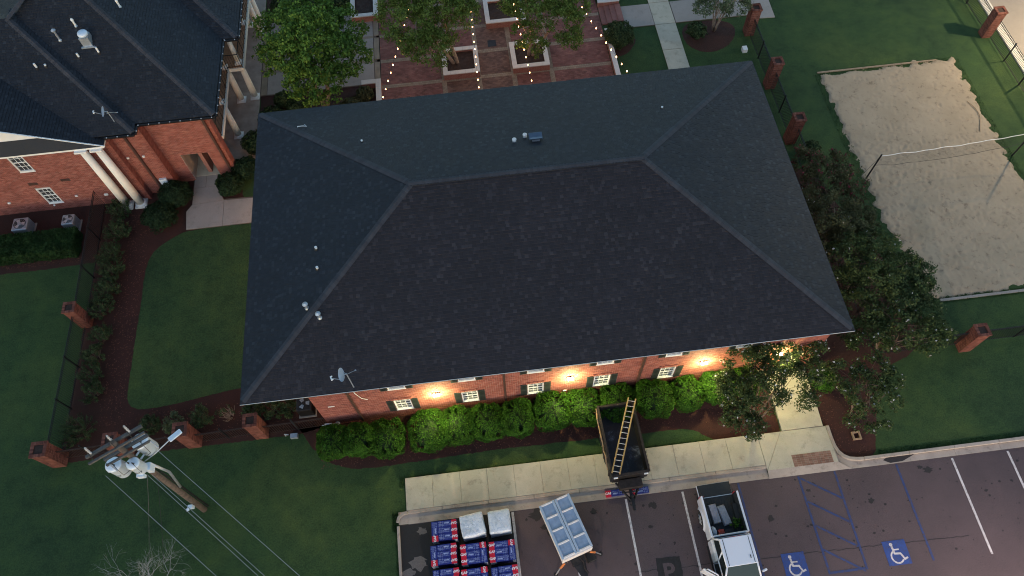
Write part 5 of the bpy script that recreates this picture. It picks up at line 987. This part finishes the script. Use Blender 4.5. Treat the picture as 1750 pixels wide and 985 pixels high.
# ---------------------------------------------------------------- pallets of roofing bundles
GAFM = text_mesh('GAF', .15, 'wrap_white', .002); BW, BD, BT = .84, .283, .085
NAVY = MB().box((0, .004, .003), (BW, BD - .004, BT)).mesh('bundle', 'wrap_navy'); RED = MB().box((-.004, -.0, .002), (.235, BD + .0, BT + .004)).mesh('red_end', 'wrap_red')
pm_ = MB(); rn = random.Random(6)
for y0 in (.06, .15, .2): 
    x = .3
    while x < .8: w = rn.uniform(.02, .07); pm_.poly([(x, y0, BT + .003), (x + w, y0, BT + .003), (x + w, y0 + .012, BT + .003), (x, y0 + .012, BT + .003)]); x += w + .02
for x in (.62, .7, .76): pm_.poly([(x, .02, BT + .0035), (x + .008, .02, BT + .0035), (x + .008, BD - .02, BT + .0035), (x, BD - .02, BT + .0035)])
pm_.poly([(.33, .09, BT + .004), (.56, .09, BT + .004), (.56, .13, BT + .004), (.33, .13, BT + .004)]); PRINT = pm_.mesh('print', 'print_pale')
def bundle(parent, x, y, z, rz, name='shingle_bundle', label=None, txt=0, obj=None):
    o = obj or inst(NAVY, name, parent, (x, y, z), rz)
    inst(RED, 'red_end', o); inst(PRINT, 'printed_marks', o); inst(GAFM, 'lettering', o, (.118, BD / 2, BT + .0065), txt); return o
def pallet_load(x, y, flip, label, z=.95, extra=False, rz=0):
    """x, y is the lower left corner"""
    rz = rz or rn.uniform(-.018, .018); t = empty('shingle_pallet', (x, y, 0), rz, label, 'pallet', 'pallets of roofing bundles'); n = int((z - .13) / BT) - 1
    for k in range(5): MB().box((0, .01 + k * .19, .09), (1.16, .1 + k * .19, .11)).build('deck_board', 'pallet_wood', t, local=True)
    for k in range(3): MB().box((.02 + k * .52, .02, 0), (.1 + k * .52, .86, .09)).build('bearer', 'pallet_wood', t, local=True)
    m = MB()
    for k in range(n):
        zz = .115 + k * BT; j = rn.uniform(-.012, .012)
        for i in range(3): m.box((.005 + j + (.3 if k % 2 else 0), .01 + i * .287, zz), (.845 + j + (.3 if k % 2 else 0), .29 + i * .287, zz + BT - .006))
        m.box((.86 if k % 2 == 0 else .005, .01 + j, zz), (1.15 if k % 2 == 0 else .285, .86 + j, zz + BT - .006))
    m.build('lower_bundles', 'wrap_navy', t, local=True, kind='stuff')
    m = MB()
    for k in range(n): 
        if k % 2: m.box((.02, .0, .12 + k * BT), (.28, .008, .115 + (k + 1) * BT - .01)).box((1.0, -.001, .12 + k * BT), (1.14, .008, .115 + (k + 1) * BT - .01))
    m.build('pale_ends', 'wrap_white', t, local=True, kind='stuff'); zz = .115 + n * BT
    for i in range(3):
        jx, ja = rn.uniform(-.012, .018), rn.uniform(-.012, .012)
        if not flip: bundle(t, jx, .0 + i * .287, zz, ja)
        else: bundle(t, 1.16 - jx, (i + 1) * .287, zz, PI + ja)
    if not flip: bundle(t, .865, .86, zz, -PI / 2)
    else: bundle(t, .3, .0, zz, PI / 2)
    return t
pallet_load(7.16, -5.68, True, 'navy bundle pallet at the top of the left column, beside the first wrapped one'); pallet_load(7.06, -6.71, True, 'navy bundle pallet in the middle of the left column'); pallet_load(7.1, -7.75, True, 'navy bundle pallet cut by the frame at the bottom left')
pallet_load(8.4, -6.83, False, 'navy bundle pallet right in the centre of the nine'); pallet_load(8.37, -7.88, False, 'navy bundle pallet cut by the frame in the middle column'); pallet_load(9.66, -6.87, False, 'navy bundle pallet in the right column beside the white lot line'); pallet_load(9.66, -7.95, True, 'navy bundle pallet cut by the frame in the right column')
def wrapped(cx, cy, w, d, h, label, rz, seed):
    t = empty('wrapped_pallet', (cx, cy, 0), rz, label, 'pallet', 'pallets wrapped in white plastic'); m = MB(); N, K = 40, 16; i0 = 0
    for k in range(K + 1):
        v = k / K; sc = 1 if v < .7 else 1 - ((v - .7) / .3) ** 2.2 * .12; z = .1 + (h - .1) * min(1, v / .8) if v < .8 else h - (0) + .0
        if v >= .8: sc = .9 * (1 - (v - .8) / .2 * .98) + .0
        for j in range(N):
            a = 2 * PI * j / N; ca, sa = cos(a), sin(a); p = .16; x = math.copysign(abs(ca) ** p, ca) * w / 2 * sc; y = math.copysign(abs(sa) ** p, sa) * d / 2 * sc
            q = noise.noise((x * 5 + seed, y * 5, z * 4)) * .045; zt = z + (noise.noise((x * 4 + seed, y * 4, 3)) * .09 if v >= .8 else 0); m.v.append((x + q, y + q, zt))
    for k in range(K):
        for j in range(N): m.f.append((k * N + j, k * N + (j + 1) % N, (k + 1) * N + (j + 1) % N, (k + 1) * N + j))
    m.build('plastic_wrap', 'plastic_film', t, local=True, smooth=True)
    MB().box((-w / 2 + .02, -d / 2 + .02, .0), (w / 2 - .02, d / 2 - .02, .12)).build('pallet_base', 'pallet_wood', t, local=True)
wrapped(9.03, -5.2, 1.06, .98, 1.05, 'load loosely wrapped in white plastic, left of the two', R(6), 1); wrapped(10.26, -5.18, .98, .98, 1.05, 'load tightly wrapped in pale plastic, right of the two beside the lot line', R(2), 7)
for (x, y, rz, lb) in ((15.3, -4.56, R(1), 'loose navy roofing bundle on the gutter, left of the trailer tongue'), (16.46, -4.6, R(1), 'loose navy roofing bundle on the gutter, right of the trailer tongue')):
    o = bpy.data.objects.new('roofing_bundle', NAVY); COL.objects.link(o); o.location = (x, y, .025); o.rotation_euler[2] = rz; o.scale = (1.03, 1, 1.6); WL[o] = Vector(o.location); tag(o, lb, 'roofing bundle', 'loose bundles on the gutter'); bundle(None, 0, 0, 0, 0, obj=o)

# ---------------------------------------------------------------- wheels
def wheel(parent, x, y, z, r_, w, rim='aluminium'):
    M = Matrix.Translation((x, y, z)) @ Matrix.Rotation(PI / 2, 4, 'Y'); m = MB(); m.add(MB().lathe((0, 0, -w / 2), [(r_ * .62, 0), (r_ * .92, 0), (r_, w * .15), (r_, w * .85), (r_ * .92, w), (r_ * .62, w)], 26), M); t = m.build('wheel', 'rubber', parent, local=True, smooth=False)
    m = MB(); s_ = -1 if x < 0 else 1; m.add(MB().lathe((0, 0, -w / 2 + .02), [(r_ * .62, 0), (r_ * .62, w - .04)], 22), M); m.build('rim', 'steel_dark', t, local=True)
    for k in range(6): a = 2 * PI * k / 6; MB().tube([(x + s_ * (w / 2 - .005), y, z), (x + s_ * (w / 2 - .01), y + cos(a) * r_ * .6, z + sin(a) * r_ * .6)], .035, 5).build('spoke', rim, t, local=True)
    return t
# ---------------------------------------------------------------- white pickup, tailgate down, passenger door open
T = empty('pickup_truck', (20.2, -5.27, 0), R(1.5), 'white pickup truck with its tailgate down, cargo in the bed and a door open', 'pickup truck')
hw = .86
m = MB(); m.box((-hw, -1.78, .45), (-hw + .09, 0, 1.3)).box((hw - .09, -1.78, .45), (hw, 0, 1.3)).box((-hw + .09, -1.8, .45), (hw - .09, -1.72, 1.3))
o = m.build('bed_sides', 'car_paint', T, local=True); bevel(o, .03, 3)
m = MB(); m.box((-hw + .09, -1.72, .62), (hw - .09, .02, .68)).box((-hw + .09, -1.72, .66), (-hw + .115, 0, 1.29)).box((hw - .115, -1.72, .66), (hw - .09, 0, 1.29)).box((-hw + .115, -1.72, .66), (hw - .115, -1.7, 1.29)).box((-hw + .11, -1.15, .66), (-hw + .3, -.45, .9)).box((hw - .3, -1.15, .66), (hw - .11, -.45, .9))
lr = m.build('bed_liner', 'bed_liner', T, local=True); m = MB()
for k in range(13): m.box((-.7 + k * .112, -1.7, .68), (-.65 + k * .112, .0, .694))
m.build('floor_ribs', 'bed_liner', lr, local=True, kind='stuff')
m = MB(); m.box((-hw + .075, -1.75, 1.3), (-hw + .005, .0, 1.325)).box((hw - .075, -1.75, 1.3), (hw - .005, 0, 1.325)); m.build('rail_caps', 'car_paint', T, local=True, kind='stuff')
tg = MB().box((-hw + .1, .03, .63), (hw - .1, .6, .69)).build('tailgate', 'bed_liner', T, local=True); MB().box((-hw + .08, .02, .60), (hw - .08, .62, .629)).box((-hw + .075, .03, .63), (-hw + .098, .6, .7)).build('gate_skin', 'car_paint', tg, local=True); MB().box((-hw + .1, .0, .685), (hw - .1, .035, .7)).build('gate_hinge', 'aluminium', tg, local=True)
for s_ in (-1, 1): MB().tube([(s_ * (hw - .12), 0, 1.1), (s_ * (hw - .13), .5, .72)], .012, 5).build('gate_cable', 'steel_dark', T, local=True)
# fenders bulge outward
for s_ in (-1, 1):
    for yc in (-.83, -4.35):
        m = MB(); n = 14
        for k in range(n):
            a0, a1 = PI * k / n, PI * (k + 1) / n; f_ = lambda a, r_, xx: (s_ * xx, yc + cos(a) * r_, .38 + sin(a) * r_)
            m.poly([f_(a0, .44, hw - .02), f_(a1, .44, hw - .02), f_(a1, .44, hw + .055), f_(a0, .44, hw + .055)]); m.poly([f_(a0, .44, hw + .055), f_(a1, .44, hw + .055), f_(a1, .56, hw + .002), f_(a0, .56, hw + .002)])
        m.build('wheel_arch', 'car_paint', T, local=True)
    for yc in (-.83, -4.35): wheel(T, s_ * (hw - .07), yc, .38, .38, .24)
MB().box((-hw + .02, .02, .42), (hw - .02, .16, .58)).build('rear_bumper', 'steel_dark', T, local=True)
# cab: lower body and greenhouse
def loft(secs, mat, name, parent=T):
    m = MB(); n = len(secs[0]); m.v = [p for s_ in secs for p in s_]
    for k in range(len(secs) - 1):
        for j in range(n): m.f.append((k * n + j, (k + 1) * n + j, (k + 1) * n + (j + 1) % n, k * n + (j + 1) % n))
    m.f.append(tuple(range(n))); m.f.append(tuple((len(secs) - 1) * n + j for j in reversed(range(n)))); return m.build(name, mat, parent, local=True)
def ring(y, z0, z1, w0, w1): return [(-w0, y, z0), (-w0, y, z0 + (z1 - z0) * .7), (-w1, y, z1), (w1, y, z1), (w0, y, z0 + (z1 - z0) * .7), (w0, y, z0)]
o = loft([ring(-1.84, .4, 1.24, hw, hw - .07), ring(-2.75, .4, 1.24, hw, hw - .07)], 'car_paint', 'cab_body'); bevel(o, .03, 2)
MB().box((-hw + .22, -3.62, .4), (hw, -2.75, 1.2)).build('cab_body', 'car_paint', T, local=True)
MB().box((-hw, -3.62, .38), (-hw + .24, -2.76, .46)).build('door_sill', 'car_paint', T, local=True)
o = loft([ring(-3.6, .42, 1.2, hw, hw - .06), ring(-4.4, .42, 1.14, hw, hw - .1), ring(-5.1, .45, 1.04, hw - .03, hw - .16), ring(-5.25, .5, .95, hw - .1, hw - .25)], 'car_paint', 'hood'); bevel(o, .04, 3)
# greenhouse frustum: dark glass shell with painted pillars and roof
zb, zt = 1.23, 1.78; bl = [(-.80, -1.86), (.80, -1.86), (.80, -3.72), (-.80, -3.72)]; tp = [(-.68, -2.0), (.68, -2.0), (.66, -3.12), (-.66, -3.12)]
m = MB(); b4 = [(x, y, zb) for x, y in bl]; t4 = [(x, y, zt) for x, y in tp]
for k in range(4): m.poly([b4[k], b4[(k + 1) % 4], t4[(k + 1) % 4], t4[k]])
m.build('windows', 'car_glass', T, local=True)
def lerp3(a, b, u): return tuple(a[i] + (b[i] - a[i]) * u for i in range(3))
for s_ in (0, 1): 
    m = MB()
    A_, B_ = (b4[0], b4[3]) if s_ == 0 else (b4[1], b4[2]); C_, D__ = (t4[0], t4[3]) if s_ == 0 else (t4[1], t4[2]); m.tube([lerp3(A_, B_, .48), lerp3(C_, D__, .42)], .035, 6); m.tube([A_, B_], .035, 6); m.tube([C_, D__], .04, 6); m.tube([A_, C_], .04, 6); m.tube([B_, D__], .04, 6)
    m.build('window_frame', 'car_paint', T, local=True, smooth=True)
m = MB().box((-.69, -3.14, zt - .01), (.69, -1.97, zt + .04)); r_ = bevel(m.build('roof', 'car_paint', T, local=True), .035, 3)
for s_ in (-1, 1): MB().box((s_ * .56 - .012, -3.1, zt + .0405), (s_ * .56 + .012, -2.02, zt + .046)).build('roof_seam', 'rubber', T, local=True)
MB().box((.42, -2.92, zt + .04), (.45, -2.78, zt + .06)).build('antenna', 'rubber', T, local=True); MB().box((-.25, -2.0, zt - .02), (.25, -1.96, zt + .03)).build('brake_light', 'wrap_red', T, local=True)
# windscreen items, seats
MB().box((-.6, -3.3, .8), (-.2, -2.85, 1.0)).box((-.6, -2.9, .9), (-.2, -2.78, 1.5)).build('seat', 'seat_dark', T, local=True); MB().box((.1, -3.5, 1.27), (.4, -3.3, 1.29)).build('paper', 'wrap_white', T, local=True)
# doorway: dark panels colour in the shaded interior behind the open door
MB().poly([(-hw + .2, -3.58, .46), (-hw + .2, -2.8, .46), (-hw + .2, -2.8, 1.22), (-hw + .2, -3.58, 1.22)]).poly([(-hw + .02, -3.58, .47), (-hw + .2, -3.58, .47), (-hw + .2, -2.8, .47), (-hw + .02, -2.8, .47)]).build('dark_door_panel', 'seat_dark', T, local=True)
M = Matrix.Translation((-hw + .02, -3.5, 0)) @ Matrix.Rotation(R(-38), 4, 'Z')
dr = MB().add(MB().box((-.86, -.05, .45), (0, .03, 1.2)), M).build('open_door', 'car_paint', T, local=True); bevel(dr, .025, 2)
MB().add(MB().box((-.8, -.02, 1.2), (-.1, -.005, 1.5)), M).build('door_glass', 'car_glass', dr, local=True); MB().tube([M @ Vector((-.84, -.01, 1.2)), M @ Vector((-.72, -.01, 1.53)), M @ Vector((-.3, -.01, 1.53)), M @ Vector((-.02, -.01, 1.2))], .03, 6).build('door_frame', 'car_paint', dr, local=True); MB().add(MB().box((-.8, .031, .5), (-.06, .06, 1.17)), M).build('door_trim', 'seat_dark', dr, local=True)
bevel(MB().cbox((1.03, -3.42, 1.22), (.22, .1, .17), R(15)).build('wing_mirror', 'car_paint', T, local=True), .03, 2); MB().tube([(.86, -3.45, 1.15), (1.0, -3.42, 1.2)], .025, 5).build('mirror_arm', 'rubber', T, local=True)
q = M @ Vector((-.1, -.15, 1.22)); bevel(MB().cbox(q, (.12, .2, .16), R(40)).build('wing_mirror', 'car_paint', T, local=True), .03, 2)
for s_ in (-1, 1): MB().cbox((s_ * (hw + .005), -2.0, .98), (.02, .14, .04)).build('door_handle', 'aluminium', T, local=True)
for s_ in (-1, 1): MB().box((s_ * (hw - .16), .0, .8), (s_ * (hw - .0), .018, 1.2)).build('tail_light', 'wrap_red', T, local=True)
MB().tube([(-hw - .06, -2.0, .42), (-hw - .06, -3.5, .42)], .035, 6).tube([(hw + .06, -2.0, .42), (hw + .06, -3.5, .42)], .035, 6).build('side_steps', 'steel_dark', T, local=True)
Mt = Matrix.Translation((20.2, -5.27, 0)) @ Matrix.Rotation(R(1.5), 4, 'Z')
def cargo(name, m, mat, label, cat, loc, rz=0, parts=()):
    q = Mt @ Vector(loc); o = m.build(name, mat, label=label, cat=cat); o.location = q; o.rotation_euler[2] = rz + R(1.5); return o
bevel(cargo('shingle_stack', MB().box((-.17, -.42, 0), (.17, .42, .14)).box((-.16, -.41, .14), (.165, .4, .22)), 'grey_carton', 'left grey carton stack in the truck bed', 'carton', (-.33, -.75, .695), R(4)), .01, 1)
bevel(cargo('shingle_stack', MB().box((-.17, -.46, 0), (.17, .42, .13)).box((-.15, -.44, .13), (.17, .36, .2)), 'grey_carton', 'right grey carton stack in the truck bed, turned slightly', 'carton', (.08, -.85, .695), R(9)), .01, 1)
cargo('white_sack', MB().lathe((0, 0, 0), [(.13, 0), (.16, .1), (.13, .22), (.06, .26)], 9), 'rag_white', 'crumpled white sack in the bed corner behind the cab', 'sack', (-.58, -1.5, .695)).scale = (1, 1.6, 1)
cargo('fuel_jug', MB().box((-.13, -.09, 0), (.13, .09, .2)).tube([(-.05, 0, .2), (-.02, 0, .25), (.06, 0, .25), (.08, 0, .2)], .015, 5), 'jug_red', 'orange-red jug lying in the truck bed behind the cab', 'jug', (-.25, -1.55, .695))
cargo('tool_case', MB().box((-.2, -.1, 0), (.2, .1, .16)).box((-.05, -.03, .16), (.05, .03, .19)), 'steel_dark', 'dark tool case in the truck bed beside the red jug', 'case', (.12, -1.58, .695))
q = Mt @ Vector((.45, -1.3, .69)); t = empty('potted_plant', q, 0, 'small leafy green plant riding in the truck bed', 'plant'); m = MB(); rn = random.Random(4)
for k in range(26): leaves(m, rn, (rn.gauss(0, .1), rn.gauss(0, .13), .25 + rn.random() * .15), .07, 9, .07)
m.build('leaves', 'leaf_boxwood', t, local=True); MB().lathe((0, 0, 0), [(.07, 0), (.1, .16)], 10).build('pot', 'steel_dark', t, local=True)

# ---------------------------------------------------------------- black dump trailer and ladder
def residue():
    m, n, l, b = nodes('dump_floor'); c_ = ramp(n, l, nz(n, l, 1.3, 6, .75, .6), [(.5, (.009, .010, .013)), (.58, (.03, .034, .042)), (.68, (.22, .25, .3))]); l.new(c_, b.inputs['Base Color']); b.inputs['Roughness'].default_value = .45; bump(n, l, b, nz(n, l, 4), .3)
residue()
Q = empty('dump_trailer', (16.35, -2.3, 0), R(1.6), 'black rusty dump trailer backed over the sidewalk with a ladder across it', 'trailer')
w2, l2, zf_, zt_ = .86, 1.68, .72, 1.6
MB().box((-w2 + .05, -l2 + .05, zf_ - .05), (w2 - .05, l2 - .05, zf_)).build('floor', 'dump_floor', Q, local=True)
for a, b_ in (((-w2, -l2, zf_ - .1), (-w2 + .05, l2, zt_)), ((w2 - .05, -l2, zf_ - .1), (w2, l2, zt_)), ((-w2 + .05, -l2, zf_ - .1), (w2 - .05, -l2 + .05, zt_)), ((-w2 + .05, l2 - .05, zf_ - .1), (w2 - .05, l2, zt_ - .12))): MB().box(a, b_).build('side_wall', 'steel_dark', Q, local=True)
for a, b_ in (((-w2 - .03, -l2 - .03, zt_), (-w2 + .07, l2 + .02, zt_ + .06)), ((w2 - .07, -l2 - .03, zt_), (w2 + .03, l2 + .02, zt_ + .06)), ((-w2 + .07, -l2 - .05, zt_), (w2 - .07, -l2 + .06, zt_ + .08)), ((-w2 + .07, l2 - .06, zt_ - .12), (w2 - .07, l2 + .03, zt_ - .03))): MB().box(a, b_).build('top_rail', 'rust_steel', Q, local=True)
for s_ in (-1, 1):
    for k in range(6): MB().box((s_ * w2, -l2 + .25 + k * .58, zf_), (s_ * (w2 + .06), -l2 + .33 + k * .58, zt_)).build('side_rib', 'rust_steel', Q, local=True)
    for y in (-.35, .45): wheel(Q, s_ * (w2 - .1), y, .36, .36, .2, 'steel_dark')
MB().tube([(-w2 - .06, l2 - .1, zt_)] + [(-w2 - .07 - .05 * abs(sin(k * 1.3)), l2 - .3 - k * .3, zt_ - .1 + .08 * sin(k * 2)) for k in range(10)], .03, 5).build('rolled_tarp_strap', 'pallet_wood', Q, local=True)
MB().box((-w2 + .1, -l2, .42), (w2 - .1, l2, .56)).build('chassis', 'steel_dark', Q, local=True); MB().box((-.5, -l2 - .45, .5), (.55, -l2 - .06, .95)).build('pump_box', 'rust_steel', Q, local=True)
MB().tube([(-.6, -l2 - .05, .5), (0, -l2 - 1.05, .5)], .05, 4).tube([(.6, -l2 - .05, .5), (0, -l2 - 1.05, .5)], .05, 4).box((-.07, -l2 - 1.25, .45), (.07, -l2, .58)).tube([(-.4, -l2 - .55, .5), (.4, -l2 - .55, .5)], .035, 4).build('tongue', 'steel_dark', Q, local=True)
MB().tube([(.0, -l2 - .8, .02), (.0, -l2 - .8, .95)], .05, 8).tube([(0, -l2 - .8, .9), (.18, -l2 - .85, .92)], .02, 5).box((-.1, -l2 - .9, 0), (.1, -l2 - .7, .02)).build('jack', 'black_metal', Q, local=True); MB().tube([(0, -l2 - 1.25, .5), (0, -l2 - 1.4, .5)], .06, 8).build('coupler', 'steel_dark', Q, local=True)
for s_ in (-1, 1): MB().box((s_ * .7 - .09, -l2 - .1, zt_ - .1), (s_ * .7 + .09, -l2 - .052, zt_ + .0)).build('reflector', 'white_paint', Q, local=True)
LD = empty('ladder', (15.55, -3.86, 1.7), 0, 'long yellow and aluminium ladder lying across the dump trailer', 'ladder'); a0, a1 = Vector((0, 0, 0)), Vector((1.42, 3.42, .04)); of = Vector((.33, -.1, 0))
for o_ in (Vector(), of): M = 1; MB().tube([a0 + o_, a1 + o_], .034, 4).build('side_rail', 'ladder_yellow', LD, local=True)
for k in range(14): c_ = a0.lerp(a1, (k + .35) / 13.9); MB().tube([c_, c_ + of], .017, 6).build('rung', 'aluminium', LD, local=True)

# ---------------------------------------------------------------- blue-grey lidded trailer with orange stabilisers
N_ = empty('lidded_trailer', (13.12, -5.87, 0), R(16.3), 'blue-grey metal trailer with a two-leaf panelled lid and orange stabilisers', 'trailer')
a, b_ = .73, 1.22
bevel(MB().box((-a + .03, -b_ + .03, .75), (a - .03, b_ - .03, 1.52)).build('body', 'trailer_white', N_, local=True), .02, 2); MB().box((-a + .15, -b_ + .1, .4), (a - .15, b_ - .1, .74)).build('chassis', 'steel_dark', N_, local=True)
for s_ in (-1, 1):
    x0, x1 = (-a, -.012) if s_ < 0 else (.012, a)
    lid = MB().box((x0, -b_, 1.53), (x1, b_, 1.6)).build('lid_leaf', 'trailer_blue', N_, local=True); bevel(lid, .015, 2)
    fr = MB().box((x0, -b_, 1.601), (x0 + .1, b_, 1.65)).box((x1 - .1, -b_, 1.601), (x1, b_, 1.65)); bevel(fr.build('lid_frame', 'trailer_blue', lid, local=True), .012, 2)
    for k in range(5):
        y = -b_ + .04 + k * (2 * b_ - .08) / 4; q = MB().box((x0 + .1, y - .04, 1.6), (x1 - .1, y + .04, 1.655)).build('cross_bar', 'trailer_white', lid, local=True); bevel(q, .015, 2)
        if k < 4: MB().box((x0 + .1, y + .05, 1.601), (x1 - .1, y + (2 * b_ - .08) / 4 - .05, 1.612)).build('panel', 'trailer_panel', lid, local=True)
    for y in (.3,): wheel(N_, s_ * (a - .12), y, .32, .32, .18, 'steel_dark')
    ft = Vector((s_ * (a + .38), -b_ - .28, .06)); MB().tube([(s_ * .35, -b_ + .05, .8), (s_ * .62, -b_ - .05, .74)], .07, 6).build('arm_sleeve', 'rust_steel', N_, local=True); MB().tube([(s_ * .5, -b_ - .02, .78), (s_ * .85, -b_ - .16, .55)], .05, 6).build('stabiliser_arm', 'orange_paint', N_, local=True); MB().tube([(s_ * .84, -b_ - .155, .56), ft], .028, 6).build('stabiliser_rod', 'aluminium', N_, local=True); MB().lathe(ft - Vector((0, 0, .06)), [(.09, 0), (.09, .03), (.03, .05)], 10).build('stabiliser_foot', 'rubber', N_, local=True)
MB().box((-a + .02, -b_ - .05, .78), (a - .02, -b_ + .03, 1.5)).build('front_panel', 'trailer_white', N_, local=True)
MB().poly([(-.35, -b_, .7), (.35, -b_, .7), (.12, -b_ - 1.0, .6), (-.12, -b_ - 1.0, .6)][::-1]).box((-.3, -b_ - .35, .45), (.3, -b_ - .02, .69)).tube([(0, -b_, .52), (0, -b_ - 1.5, .5)], .06, 4).build('tongue', 'steel_dark', N_, local=True)
MB().box((.42, -b_ - .42, .02), (.82, -b_ - .02, .4)).build('black_box', 'black_paint', N_, local=True); MB().tube([(.1, -b_ - .1, .72), (.18, -b_ - .35, .74), (.12, -b_ - .6, .7), (.2, -b_ - .85, .66)], .035, 6).build('hose', 'rust_steel', N_, local=True)  # plain black box beside the tongue
